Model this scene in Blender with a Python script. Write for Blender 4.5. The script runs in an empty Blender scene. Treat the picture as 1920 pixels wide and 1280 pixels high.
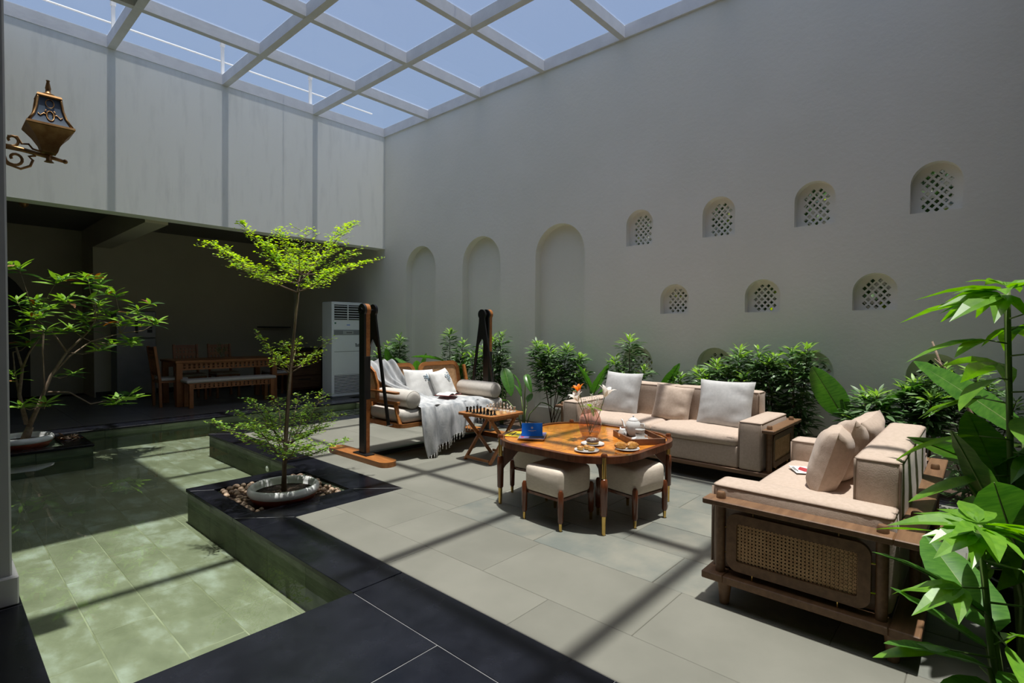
import bpy, math, random
import numpy as np
from math import sin, cos, pi, radians as R, sqrt, atan2
from mathutils import Vector, Matrix, geometry
random.seed(7)
SC = bpy.context.scene
COL = SC.collection

# ------------------------------------------------------------------ camera
YAW, PITCH, ROLL, FPX = R(41.906), R(-1.2445), R(0.3278), 989.53
_f = Vector((cos(YAW)*cos(PITCH), sin(YAW)*cos(PITCH), sin(PITCH)))
_r = Vector((sin(YAW), -cos(YAW), 0)); _u = _r.cross(_f)
CR = _r*cos(ROLL)+_u*sin(ROLL); CU = -_r*sin(ROLL)+_u*cos(ROLL); CF = _f
EYE = Vector((0, 0, 1.3))
cam = bpy.data.cameras.new('camera'); cam.lens = FPX/1920*36; cam.sensor_width = 36
cam.clip_start = 0.05; cam.clip_end = 500
co = bpy.data.objects.new('camera', cam); COL.objects.link(co)
m = Matrix((CR, CU, -CF)).transposed().to_4x4(); m.translation = EYE
co.matrix_world = m
SC.camera = co

# ------------------------------------------------------------------ sky, sun, exposure
W = bpy.data.worlds.new('sky'); SC.world = W; W.use_nodes = True
nt = W.node_tree; nt.nodes.clear()
def nn(t, **k):
    n = nt.nodes.new(t)
    for a, b in k.items(): setattr(n, a, b)
    return n
sk = nn('ShaderNodeTexSky'); sk.sky_type = 'NISHITA'; sk.sun_disc = False; sk.sun_elevation = R(86); sk.sun_rotation = R(0)
sk.air_density = 1.0; sk.dust_density = 3.5; sk.ozone_density = 1.6
bg = nn('ShaderNodeBackground'); wo = nn('ShaderNodeOutputWorld')
nt.links.new(sk.outputs[0], bg.inputs[0]); nt.links.new(bg.outputs[0], wo.inputs[0])
bg.inputs[1].default_value = .15
sun = bpy.data.lights.new('sun', 'SUN'); sun.energy = 5.6; sun.angle = R(0.9); sun.color = (1, .965, .91)
so = bpy.data.objects.new('sun', sun); COL.objects.link(so)
SUNDIR = Vector((-.008, .062, -1)).normalized()
so.rotation_euler = SUNDIR.to_track_quat('-Z', 'Y').to_euler(); so.location = (3, 3, 12)
SC.view_settings.view_transform = 'Standard'; SC.view_settings.look = 'None'
SC.view_settings.gamma = 1; SC.view_settings.use_curve_mapping = False
SC.view_settings.exposure = 0.0
SC.cycles.max_bounces = 8; SC.cycles.transparent_max_bounces = 24
SC.cycles.diffuse_bounces = 5; SC.cycles.sample_clamp_indirect = 6

# ------------------------------------------------------------------ helpers
def ray(px, py): return CF + CR*((px-960)/FPX) - CU*((py-640)/FPX)
def on_z(px, py, z): d = ray(px, py); return EYE + d*((z-EYE.z)/d.z)
def on_x(px, py, x): d = ray(px, py); return EYE + d*(x/d.x)
def on_y(px, py, y): d = ray(px, py); return EYE + d*(y/d.y)

def mat(name, c1, c2=None, scale=8, rough=.6, metal=0, bump=0, bscale=None, rnd=0, spec=.5, stretch=(1, 1, 1),
        trans=0, coat=0, sheen=0, detail=4, obj=True, c3=None, transl=0, ramp=(.35, .65), rough2=None, k=.85):
    c1 = tuple(q*k for q in c1); c2 = tuple(q*k for q in (c2 or tuple(q/k for q in c1))); c3 = c3 and tuple(q*k for q in c3)
    M = bpy.data.materials.new(name); M.use_nodes = True; t = M.node_tree; N = t.nodes; L = t.links
    b = N['Principled BSDF']; c2 = c2 or c1
    b.inputs['Roughness'].default_value = rough; b.inputs['Metallic'].default_value = metal
    b.inputs['Specular IOR Level'].default_value = spec
    if trans: b.inputs['Transmission Weight'].default_value = trans
    if coat: b.inputs['Coat Weight'].default_value = coat; b.inputs['Coat Roughness'].default_value = .08
    if sheen: b.inputs['Sheen Weight'].default_value = sheen
    tcn = N.new('ShaderNodeTexCoord'); mp = N.new('ShaderNodeMapping'); L.new(tcn.outputs['Object'], mp.inputs[0])
    mp.inputs['Scale'].default_value = stretch
    if rnd:
        oi = N.new('ShaderNodeObjectInfo'); cb = N.new('ShaderNodeCombineXYZ'); ml = N.new('ShaderNodeMath'); ml.operation = 'MULTIPLY'
        ml.inputs[1].default_value = 37; L.new(oi.outputs['Random'], ml.inputs[0])
        for i in range(3): L.new(ml.outputs[0], cb.inputs[i])
        L.new(cb.outputs[0], mp.inputs['Location'])
    nz = N.new('ShaderNodeTexNoise'); nz.inputs['Scale'].default_value = scale; nz.inputs['Detail'].default_value = detail
    nz.inputs['Roughness'].default_value = .6
    L.new(mp.outputs[0], nz.inputs['Vector'])
    rp = N.new('ShaderNodeValToRGB'); L.new(nz.outputs[0], rp.inputs[0])
    rp.color_ramp.elements[0].position = ramp[0]; rp.color_ramp.elements[1].position = ramp[1]
    rp.color_ramp.elements[0].color = (*c1, 1); rp.color_ramp.elements[1].color = (*c2, 1)
    if c3: ee = rp.color_ramp.elements.new((ramp[0]+ramp[1])/2); ee.color = (*c3, 1)
    out = rp.outputs[0]
    if rnd:
        hs = N.new('ShaderNodeHueSaturation'); mr = N.new('ShaderNodeMapRange')
        mr.inputs[3].default_value = 1-rnd; mr.inputs[4].default_value = 1+rnd
        L.new(oi.outputs['Random'], mr.inputs[0]); L.new(mr.outputs[0], hs.inputs['Value']); L.new(out, hs.inputs['Color'])
        out = hs.outputs[0]
    L.new(out, b.inputs['Base Color'])
    if rough2 is not None:
        mr2 = N.new('ShaderNodeMapRange'); mr2.inputs[3].default_value = rough; mr2.inputs[4].default_value = rough2
        L.new(nz.outputs[0], mr2.inputs[0]); L.new(mr2.outputs[0], b.inputs['Roughness'])
    if bump:
        n2 = N.new('ShaderNodeTexNoise'); n2.inputs['Scale'].default_value = bscale or scale*4; n2.inputs['Detail'].default_value = 3
        L.new(mp.outputs[0], n2.inputs['Vector'])
        bp = N.new('ShaderNodeBump'); bp.inputs['Strength'].default_value = bump; bp.inputs['Distance'].default_value = .01
        L.new(n2.outputs[0], bp.inputs['Height']); L.new(bp.outputs[0], b.inputs['Normal'])
    if transl:
        tl = N.new('ShaderNodeBsdfTranslucent'); mx = N.new('ShaderNodeMixShader'); mx.inputs[0].default_value = transl
        hs2 = N.new('ShaderNodeHueSaturation'); hs2.inputs['Value'].default_value = 1.6; hs2.inputs['Saturation'].default_value = 1.1
        L.new(out, hs2.inputs['Color']); L.new(hs2.outputs[0], tl.inputs['Color'])
        L.new(b.outputs[0], mx.inputs[1]); L.new(tl.outputs[0], mx.inputs[2]); L.new(mx.outputs[0], N['Material Output'].inputs[0])
    return M

def clear_mat(name, tint, gloss_rough=.02, ior=1.33, bump=0, dust=0):
    """clear sheet: straight-through transparency plus Fresnel reflection"""
    M = bpy.data.materials.new(name); M.use_nodes = True; t = M.node_tree; N = t.nodes; L = t.links
    N.remove(N['Principled BSDF'])
    tr = N.new('ShaderNodeBsdfTransparent'); tr.inputs[0].default_value = (*tint, 1)
    gl = N.new('ShaderNodeBsdfGlossy'); gl.inputs['Roughness'].default_value = gloss_rough; gl.inputs[0].default_value = (1, 1, 1, 1)
    ge = N.new('ShaderNodeNewGeometry'); dt = N.new('ShaderNodeVectorMath'); dt.operation = 'DOT_PRODUCT'
    L.new(ge.outputs['Incoming'], dt.inputs[0]); L.new(ge.outputs['Normal'], dt.inputs[1])
    def mth(op, a, b):
        n = N.new('ShaderNodeMath'); n.operation = op
        for i, q in enumerate((a, b)):
            if q is None: continue
            if isinstance(q, (int, float)): n.inputs[i].default_value = q
            else: L.new(q, n.inputs[i])
        return n.outputs[0]
    f0 = ((ior-1)/(ior+1))**2
    fres = mth('ADD', mth('MULTIPLY', mth('POWER', mth('SUBTRACT', 1.0, mth('ABSOLUTE', dt.outputs['Value'], None)), 5.0), 1-f0), f0)
    mx = N.new('ShaderNodeMixShader'); L.new(fres, mx.inputs[0]); L.new(tr.outputs[0], mx.inputs[1]); L.new(gl.outputs[0], mx.inputs[2])
    if bump:
        nz = N.new('ShaderNodeTexNoise'); nz.inputs['Scale'].default_value = 3.5; nz.inputs['Detail'].default_value = 2
        tcn = N.new('ShaderNodeTexCoord'); L.new(tcn.outputs['Object'], nz.inputs['Vector'])
        bp = N.new('ShaderNodeBump'); bp.inputs['Strength'].default_value = bump; bp.inputs['Distance'].default_value = .02
        L.new(nz.outputs[0], bp.inputs['Height']); L.new(bp.outputs[0], gl.inputs['Normal'])
    last = mx
    if dust:
        df = N.new('ShaderNodeBsdfDiffuse'); df.inputs[0].default_value = (.8, .82, .85, 1)
        m2 = N.new('ShaderNodeMixShader'); m2.inputs[0].default_value = dust
        L.new(mx.outputs[0], m2.inputs[1]); L.new(df.outputs[0], m2.inputs[2]); last = m2
    L.new(last.outputs[0], N['Material Output'].inputs[0])
    return M

class P:
    """collects shapes into one mesh"""
    def __init__(s): s.v = []; s.f = []; s.mi = []; s.k = 0
    def add(s, vs, fs, M=None):
        o = len(s.v)
        if M is not None: vs = [tuple(M @ Vector(q)) for q in vs]
        s.v += [tuple(q) for q in vs]; s.f += [tuple(i+o for i in q) for q in fs]; s.mi += [s.k]*len(fs)
        return s
    def box(s, x0, x1, y0, y1, z0, z1, bev=0, M=None):
        if not bev:
            vs = [(x, y, z) for z in (z0, z1) for y in (y0, y1) for x in (x0, x1)]
            return s.add(vs, [(0, 2, 3, 1), (4, 5, 7, 6), (0, 1, 5, 4), (2, 6, 7, 3), (0, 4, 6, 2), (1, 3, 7, 5)], M)
        b = bev; vs = []; idx = {}
        # chamfered box: 24 vertices
        for ix, x in enumerate((x0, x1)):
            for iy, y in enumerate((y0, y1)):
                for iz, z in enumerate((z0, z1)):
                    sx_, sy_, sz_ = (1-2*ix), (1-2*iy), (1-2*iz)
                    idx[ix, iy, iz] = len(vs)
                    vs += [(x, y+sy_*b, z+sz_*b), (x+sx_*b, y, z+sz_*b), (x+sx_*b, y+sy_*b, z)]
        fs = []
        def q(a, k): return idx[a]+k
        for ix in (0, 1):
            c = [(ix, 0, 0), (ix, 1, 0), (ix, 1, 1), (ix, 0, 1)]; fs.append(tuple(q(a, 0) for a in (c if ix else c[::-1])))
        for iy in (0, 1):
            c = [(0, iy, 0), (0, iy, 1), (1, iy, 1), (1, iy, 0)]; fs.append(tuple(q(a, 1) for a in (c if iy else c[::-1])))
        for iz in (0, 1):
            c = [(0, 0, iz), (1, 0, iz), (1, 1, iz), (0, 1, iz)]; fs.append(tuple(q(a, 2) for a in (c if iz else c[::-1])))
        for iy in (0, 1):
            for iz in (0, 1):
                a, c = (0, iy, iz), (1, iy, iz); k = (q(a, 1), q(c, 1), q(c, 2), q(a, 2)); fs.append(k if iy ^ iz else k[::-1])
        for ix in (0, 1):
            for iz in (0, 1):
                a, c = (ix, 0, iz), (ix, 1, iz); k = (q(a, 0), q(c, 0), q(c, 2), q(a, 2)); fs.append(k[::-1] if ix ^ iz else k)
        for ix in (0, 1):
            for iy in (0, 1):
                a, c = (ix, iy, 0), (ix, iy, 1); k = (q(a, 0), q(c, 0), q(c, 1), q(a, 1)); fs.append(k if ix ^ iy else k[::-1])
        for a in idx:
            k = (q(a, 0), q(a, 1), q(a, 2)); fs.append(k if (a[0]+a[1]+a[2]) % 2 else k[::-1])
        return s.add(vs, fs, M)
    def cbox(s, c, d, bev=0, M=None):
        return s.box(c[0]-d[0]/2, c[0]+d[0]/2, c[1]-d[1]/2, c[1]+d[1]/2, c[2]-d[2]/2, c[2]+d[2]/2, bev, M)
    def bar(s, p, q, w, h, bev=0, up=(0, 0, 1)):
        p, q = Vector(p), Vector(q); d = q-p; L = d.length; x = d/L; u = Vector(up)
        if abs(x.dot(u)) > .98: u = Vector((0, 1, 0))
        y = u.cross(x).normalized(); z = x.cross(y)
        M = Matrix((x, y, z)).transposed().to_4x4(); M.translation = p
        return s.box(0, L, -w/2, w/2, -h/2, h/2, bev, M)
    def tube(s, pts, rad, n=8, M=None):
        pts = [Vector(q) for q in pts]; N = len(pts)
        if not hasattr(rad, '__len__'): rad = [rad]*N
        vs = []; fs = []; u = None
        for i in range(N):
            d = (pts[min(i+1, N-1)]-pts[max(i-1, 0)]).normalized()
            if u is None:
                u = d.cross(Vector((0, 0, 1))) if abs(d.z) < .9 else d.cross(Vector((1, 0, 0)))
            u = (u - d*u.dot(d)).normalized(); w = d.cross(u)
            for j in range(n):
                a = 2*pi*j/n; vs.append(pts[i]+(u*cos(a)+w*sin(a))*rad[i])
        for i in range(N-1):
            for j in range(n): fs.append((i*n+j, i*n+(j+1) % n, (i+1)*n+(j+1) % n, (i+1)*n+j))
        fs.append(tuple(range(n))[::-1]); fs.append(tuple((N-1)*n+j for j in range(n)))
        return s.add(vs, fs, M)
    def lathe(s, prof, c=(0, 0, 0), n=24, M=None, axis='z'):
        vs = []; fs = []; K = len(prof)
        for (r, z) in prof:
            for j in range(n):
                a = 2*pi*j/n; p = (r*cos(a), r*sin(a), z)
                if axis == 'y': p = (p[0], z, p[1])
                if axis == 'x': p = (z, p[0], p[1])
                vs.append((p[0]+c[0], p[1]+c[1], p[2]+c[2]))
        flip = axis == 'y'
        for i in range(K-1):
            for j in range(n):
                q = (i*n+j, i*n+(j+1) % n, (i+1)*n+(j+1) % n, (i+1)*n+j); fs.append(q[::-1] if flip else q)
        if prof[0][0] > 1e-5: fs.append(tuple(range(n))[::(1 if flip else -1)])
        if prof[-1][0] > 1e-5: fs.append(tuple((K-1)*n+j for j in range(n))[::(-1 if flip else 1)])
        return s.add(vs, fs, M)
    def prism(s, poly, z0, z1, M=None, holes=()):
        """poly in xy, extruded z0..z1, holes allowed"""
        loops = [list(poly)]+[list(h) for h in holes]
        tri = geometry.tessellate_polygon([[Vector((a, b, 0)) for a, b in l] for l in loops])
        flat = [q for l in loops for q in l]; n = len(flat)
        vs = [(a, b, z0) for a, b in flat]+[(a, b, z1) for a, b in flat]; fs = []
        for t in tri:
            a, b, c = [flat[i] for i in t]
            ccw = (b[0]-a[0])*(c[1]-a[1])-(b[1]-a[1])*(c[0]-a[0]) > 0
            t = tuple(t) if ccw else tuple(t)[::-1]
            fs.append(tuple(i+n for i in t)); fs.append(t[::-1])
        o = 0
        for k, l in enumerate(loops):
            A = sum(l[i][0]*l[(i+1) % len(l)][1]-l[(i+1) % len(l)][0]*l[i][1] for i in range(len(l)))
            for i in range(len(l)):
                j = (i+1) % len(l); q = (o+i, o+j, o+j+n, o+i+n)
                fs.append(q if (A > 0) ^ (k > 0) else q[::-1])
            o += len(l)
        return s.add(vs, fs, M)
    def grid(s, fn, nu, nv, M=None, flip=False):
        vs = [fn(i/nu, j/nv) for i in range(nu+1) for j in range(nv+1)]
        fs = [(i*(nv+1)+j, (i+1)*(nv+1)+j, (i+1)*(nv+1)+j+1, i*(nv+1)+j+1) for i in range(nu) for j in range(nv)]
        if flip: fs = [q[::-1] for q in fs]
        return s.add(vs, fs, M)
    def ball(s, c, r, n=12, k=8, M=None):
        if not hasattr(r, '__len__'): r = (r, r, r)
        T = Matrix.Translation(c) @ Matrix.Diagonal((*r, 1))
        if M is not None: T = M @ T
        return s.lathe([(max(1e-6, sin(pi*i/k)), -cos(pi*i/k)) for i in range(k+1)], n=n, M=T)
    def mesh(s, name, mats, smooth=35):
        me = bpy.data.meshes.new(name); me.from_pydata(s.v, [], s.f)
        if not isinstance(mats, (list, tuple)): mats = [mats]
        for q in mats: me.materials.append(q)
        if any(s.mi): me.polygons.foreach_set('material_index', s.mi)
        if smooth:
            me.polygons.foreach_set('use_smooth', [True]*len(s.f)); me.update()
            if smooth < 180: me.set_sharp_from_angle(angle=R(smooth))
        me.update(); return me
    def obj(s, name, mats, parent=None, smooth=35, loc=None, **kw):
        return link(name, s.mesh(name, mats, smooth), parent, loc, **kw)

def link(name, me, parent=None, loc=None, rot=None, **kw):
    o = bpy.data.objects.new(name, me); COL.objects.link(o)
    if parent is not None: o.parent = parent
    if loc is not None: o.location = loc
    if rot is not None: o.rotation_euler = rot
    for k, v in kw.items(): o[k] = v
    return o
def tag(o, label, cat, group=None, kind=None):
    o['label'] = label; o['category'] = cat
    if group: o['group'] = group
    if kind: o['kind'] = kind
    return o
def thing(name, label, cat, loc=(0, 0, 0), rz=0, group=None):
    return tag(link(name, None, None, loc, (0, 0, rz)), label, cat, group)
KIDS = {}
def dup(o, parent=None, **kw):
    c = o.copy(); COL.objects.link(c)
    if parent is not None: c.parent = parent
    for ch in list(o.children): dup(ch, c)
    for k, v in kw.items(): c[k] = v
    return c
def rot2(x, y, a): return (x*cos(a)-y*sin(a), x*sin(a)+y*cos(a))
def arch(x0, x1, z0, z1, n=14):
    r = (x1-x0)/2; cx = (x0+x1)/2; h = min(r, (z1-z0)*.55)
    return [(x0, z0), (x1, z0)]+[(cx+r*cos(pi*i/n), z1-h+h*sin(pi*i/n)) for i in range(n+1)]
def rrect(hx, hy, r, n=6, cx=0, cy=0):
    o = []
    for k, (sx_, sy_) in enumerate(((1, 1), (-1, 1), (-1, -1), (1, -1))):
        for i in range(n+1):
            a = pi/2*k+pi/2*i/n; o.append((cx+sx_*(hx-r)+r*cos(a), cy+sy_*(hy-r)+r*sin(a)))
    return o

# ------------------------------------------------------------------ materials
PLASTER = mat('fascia_plaster', (.80, .80, .76), (.92, .92, .87), 7, .9, k=1, bump=.10, bscale=22, stretch=(1, 1, .16), detail=6, ramp=(.25, .5))
PLASTER_R = mat('side_wall_plaster', (.84, .825, .75), (.89, .87, .80), .8, .9, k=1, bump=.2, bscale=20)
PILLAR = mat('pillar_paint', (.60, .60, .57), (.66, .66, .63), 3, .8, k=.8)
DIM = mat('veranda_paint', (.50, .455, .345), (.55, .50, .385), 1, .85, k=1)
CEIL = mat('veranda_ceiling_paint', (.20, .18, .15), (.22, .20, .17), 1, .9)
FRAME = mat('roof_frame_paint', (.74, .74, .76), (.82, .82, .84), 5, .6, k=1, bump=.1)
GLASS = clear_mat('roof_glass', (.94, .97, .98), .01, 1.2, dust=.03)
KOTA = mat('kota_stone', (.162, .160, .132), (.196, .192, .160), 1.6, .5, bump=.05, bscale=25, rnd=.02, detail=8, rough2=.75, spec=.3, k=1)
SLATE = mat('slate_stone', (.135, .148, .132), (.205, .20, .165), 3.2, .42, bump=.3, bscale=18, rnd=.10, detail=9, rough2=.7, spec=.35, k=1)
GROUT = mat('grout', (.07, .065, .05), (.15, .14, .11), 4, .9, k=1)
GROUTW = mat('pale_grout', (.16, .16, .16), (.24, .24, .24), 8, .9, k=1)
GRANITE = mat('black_granite', (.004, .0045, .007), (.013, .014, .020), 6, .10, bump=.02, bscale=60, rnd=.1, detail=10, rough2=.38, spec=.26, k=1, ramp=(.3, .8))
POOLT = mat('pool_stone', (.155, .165, .10), (.35, .375, .32), 3.4, .7, bump=.5, bscale=22, rnd=.03, detail=14, stretch=(1.4, .8, 1), c3=(.205, .215, .140), ramp=(.33, .68), k=1)
POOLW = mat('pool_wall_stone', (.075, .10, .055), (.16, .20, .12), 5, .7, bump=.4, bscale=18, rnd=.15, detail=8, stretch=(.8, .8, 2.4))
POOLG = mat('pool_joint', (.17, .18, .10), (.32, .33, .23), 3, .9, k=1)
WATER = clear_mat('pool_water', (.90, .96, .90), .0, 1.33, bump=.06)
VTILE = mat('veranda_tile', (.10, .10, .105), (.13, .13, .135), 3, .3, rnd=.05)
SOIL = mat('soil', (.035, .022, .015), (.13, .08, .05), 40, .95, bump=.9, bscale=60)
WALNUT = mat('walnut', (.155, .078, .036), (.235, .125, .06), 5, .5, bump=.05, stretch=(1, 7, 7), detail=8)
TEAK = mat('teak', (.34, .115, .026), (.50, .20, .055), 6, .35, bump=.04, stretch=(7, 1, 7), detail=8)
TEAKX = mat('teak_lengthwise', (.36, .13, .035), (.52, .22, .07), 6, .35, bump=.04, stretch=(1, 7, 7), detail=8)
REDWOOD = mat('red_brown_wood', (.13, .035, .012), (.21, .065, .025), 5, .25, stretch=(6, 6, 1), coat=.4)
TOPW = mat('polished_top', (.62, .19, .022), (.88, .34, .05), 5, .17, stretch=(1, 6, 1), coat=.6, rnd=.28, detail=8)
DARKW = mat('dark_wood', (.10, .032, .014), (.16, .055, .024), 5, .4, stretch=(6, 6, 1))
TRAYW = mat('tray_wood', (.16, .07, .035), (.26, .125, .065), 6, .4, stretch=(6, 1, 1))
CANE = mat('cane', (.60, .36, .18), (.76, .50, .27), 30, .55, k=1)
CANED = mat('cane_backing', (.07, .038, .02), (.10, .055, .03), 10, .8)
BEIGE = mat('beige_linen', (.455, .355, .28), (.51, .40, .325), 50, .95, bump=.12, bscale=200, sheen=.1, detail=2, k=1)
PIPE = mat('beige_piping', (.33, .245, .19), (.38, .29, .225), 30, .9)
STOOLF = mat('stool_linen', (.66, .57, .47), (.74, .645, .54), 30, .95, k=1, bump=.2, bscale=200, stretch=(1, 1, 4))
GREYF = mat('grey_linen', (.46, .455, .45), (.52, .51, .50), 40, .85, bump=.1, bscale=240, k=1)
SWINGF = mat('swing_linen', (.50, .465, .42), (.56, .52, .47), 40, .95, bump=.1, bscale=240, k=1)
WHITEF = mat('white_cotton', (.76, .75, .73), (.82, .81, .79), 20, .9, bump=.3, bscale=150)
THROW = mat('throw_weave', (.27, .285, .30), (.54, .54, .54), 9, .95, bump=.3, bscale=160, detail=6, k=1, stretch=(1.6, 1, .5))
FRINGE = mat('fringe_yarn', (.66, .66, .64), (.78, .78, .76), 20, .95)
BLACK = mat('black_metal', (.008, .008, .009), (.012, .012, .013), 10, .38)
BRASS = mat('brass', (.72, .47, .14), (.80, .55, .19), 10, .22, metal=1)
BRONZE = mat('aged_bronze', (.30, .15, .055), (.52, .30, .12), 14, .42, metal=.75)
STEEL = mat('steel', (.6, .6, .6), None, 10, .25, metal=1)
WHITEP = mat('white_plastic', (.84, .88, .90), (.88, .92, .94), 3, .35, k=1)
GREYP = mat('grey_plastic', (.30, .32, .33), None, 3, .4)
FRIDGE = mat('fridge_steel', (.25, .25, .26), (.30, .30, .31), 3, .35, metal=.5)
POTW = mat('white_enamel', (.80, .80, .77), (.92, .92, .90), 8, .15, coat=.5, k=1)
TERRA = mat('terracotta', (.30, .045, .02), (.40, .08, .035), 8, .4)
BARK = mat('bark', (.10, .062, .038), (.20, .14, .09), 20, .85, bump=.5, stretch=(1, 1, .3))
BARKP = mat('pale_bark', (.20, .13, .08), (.34, .25, .17), 20, .8, bump=.4)
LEAFY = mat('bright_leaf', (.36, .52, .02), (.50, .68, .05), 12, .45, transl=.4, rnd=.1, k=1)
LEAFG = mat('green_leaf', (.17, .34, .035), (.27, .46, .06), 9, .38, transl=.3, rnd=.12, k=1)
LEAFD = mat('dark_leaf', (.045, .12, .028), (.08, .18, .04), 8, .36, transl=.15, rnd=.12)
LEAFS = mat('sage_leaf', (.085, .165, .06), (.155, .26, .095), 8, .45, transl=.2, k=1)
LEAFN = mat('new_leaf', (.20, .38, .05), (.30, .48, .08), 8, .45, transl=.35, k=1)
LEAFB = mat('banana_leaf', (.05, .16, .022), (.10, .25, .035), 6, .32, transl=.3, rnd=.12, stretch=(6, 1, 1))
FRG = mat('foreground_leaf', (.14, .34, .03), (.22, .46, .04), 7, .36, transl=.35, rnd=.15)
RUST = mat('rusty_leaf', (.22, .07, .02), (.32, .12, .03), 8, .6, transl=.2)
STEMG = mat('green_stem', (.13, .22, .05), (.20, .28, .08), 10, .5)
CERAM = mat('white_ceramic', (.80, .79, .77), (.84, .83, .81), 3, .12, coat=.5)
PINKG = mat('pink_glass', (.93, .66, .60), None, 3, .03, trans=.95)
PINKG.node_tree.nodes['Principled BSDF'].inputs['IOR'].default_value = 1.12
PINKG = clear_mat('pink_vase_glass', (.86, .66, .62), .05, 1.5, dust=.05)
CROIS = mat('pastry_crust', (.42, .16, .025), (.72, .38, .09), 25, .45, bump=.3)
MUFF = mat('tart_crust', (.62, .34, .08), (.80, .50, .14), 40, .6)
CHOC = mat('chocolate', (.075, .032, .018), (.13, .06, .035), 20, .4)
SUGAR = mat('icing_sugar', (.8, .78, .75), None, 20, .9)
ORANGE = mat('orange_petal', (.90, .20, .01), (.98, .34, .02), 12, .5, transl=.3)
PETAL = mat('white_petal', (.82, .82, .76), (.88, .88, .84), 12, .5, transl=.25)
BLUE = mat('blue_card', (.012, .16, .72), (.015, .18, .78), 5, .35, k=1)
YEL = mat('yellow_cover', (.75, .55, .02), (.85, .62, .04), 14, .4)
PAPER = mat('paper', (.75, .74, .70), None, 5, .7)
PURP = mat('violet_cover', (.15, .12, .30), (.35, .32, .45), 18, .4)
REDC = mat('red_cover', (.42, .03, .04), (.50, .05, .06), 10, .45)
INKB = mat('dark_ink', (.02, .02, .02), None, 5, .6)
PEB = mat('pebble', (.24, .13, .07), (.52, .40, .29), 2, .55, rnd=.5, k=1, detail=5, stretch=(3, 3, 3))
CHB = mat('black_piece', (.006, .006, .006), None, 5, .2)
CHW = mat('white_piece', (.70, .62, .52), (.78, .70, .60), 10, .3)
LAMPG = mat('lantern_glass', (.10, .13, .17), None, 4, .15)
BLUEPR = mat('blue_print', (.28, .38, .46), (.42, .50, .55), 60, .9, ramp=(.45, .55))
DOORD = mat('dark_door', (.02, .018, .015), None, 4, .5)

# ------------------------------------------------------------------ setting: floors
ZT = 0.0
floor = P().box(1.70, 5.12, -1.6, 3.53, -.12, -.003).box(2.61, 5.12, 3.53, 6.82, -.12, -.003).obj('floor', GROUT, kind='structure')
def tiles(parent, name, rects, z1, th, M, gap=.0015, bev=.0, jit=0, **kw):
    cache = {}
    for (x0, x1, y0, y1) in rects:
        w, h = round(x1-x0-2*gap, 4), round(y1-y0-2*gap, 4)
        if w < .02 or h < .02: continue
        if (w, h) not in cache: cache[w, h] = P().box(-w/2, w/2, -h/2, h/2, -th, 0, min(.002, th/4)).mesh(name, M)
        o = link(name, cache[w, h], parent, ((x0+x1)/2, (y0+y1)/2, z1+random.uniform(-jit, jit)))
def clip_rects(rects, boxes):
    out = []
    for r in rects:
        for b in boxes:
            x0, x1, y0, y1 = max(r[0], b[0]), min(r[1], b[1]), max(r[2], b[2]), min(r[3], b[3])
            if x1-x0 > .01 and y1-y0 > .01: out.append((x0, x1, y0, y1))
    return out
pr = []
for i in range(7):
    x0 = 2.5+.4*i; off = (.4 if i % 2 else 0)
    for j in range(-3, 5): pr.append((x0, x0+.4, .46-1.6+.8*j+off-.0, .46-1.6+.8*(j+1)+off))
tiles(floor, 'slate_tile', clip_rects(pr, [(2.5, 5.12, -1.6, 2.86)]), 0, .012, SLATE, .002, jit=.0006)
kr = []
for i, (a, b) in enumerate([(1.70, 2.0), (2.0, 2.5)]):
    for j in range(-2, 10): kr.append((a, b, -.25+.9*j+(.45 if i % 2 else 0), -.25+.9*(j+1)+(.45 if i % 2 else 0)))
for i in range(5):
    a = 2.5+.56*i
    for j in range(0, 6): kr.append((a, a+.56, 2.86+.8*j-(.4 if i % 2 else 0), 2.86+.8*(j+1)-(.4 if i % 2 else 0)))
kb = [(1.70, 2.5, -1.6, 3.53), (2.5, 2.61, 2.86, 3.53), (2.61, 5.12, 2.86, 6.82)]
tiles(floor, 'stone_tile', clip_rects(kr, kb), 0, .012, KOTA, .0008, jit=.0002)
# black granite: kerbs
gr = P().box(-2.6, 1.70, -1.6, 2.29, -.6, -.002).obj('granite_floor', GROUTW, kind='structure')
rects = []
for i in range(4):
    for j in range(7):
        rects.append((1.40-1.30*(i+1), 1.40-1.30*i, 2.305-.645*(j+1), 2.305-.645*j))
tiles(gr, 'granite_slab', clip_rects(rects, [(-2.6, 1.40, -1.6, 2.305)]), 0, .022, GRANITE, .002)
tiles(gr, 'granite_slab', [(1.40, 1.70, y, y+1.3) for y in (-1.6, -.3, 1.0)], 0, .022, GRANITE, .001)
gl_ = P().box(-2.6, .285, 2.29, 7.40, -.6, -.022).obj('granite_floor', GROUTW, kind='structure')
tiles(gl_, 'granite_slab', [(-.6, .295, 2.305, 3.34), (-.6, .295, 3.34, 4.6), (-.6, .295, 4.6, 5.9), (-.6, .295, 5.9, 7.39)], 0, .022, GRANITE, .001)
kerb = P().box(1.42, 1.70, 2.30, 3.53, -.36, -.026).box(1.42, 2.61, 3.53, 3.83, -.36, -.026).box(1.42, 1.55, 3.83, 4.62, -.36, -.026)\
    .box(2.27, 2.61, 3.83, 4.62, -.36, -.026).box(1.42, 2.61, 4.62, 4.78, -.36, -.026).box(2.34, 2.61, 4.78, 6.82, -.36, -.026)\
    .box(2.34, 5.9, 6.82, 7.08, -.36, -.026).obj('pool_kerb', POOLW, kind='structure')
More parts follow.
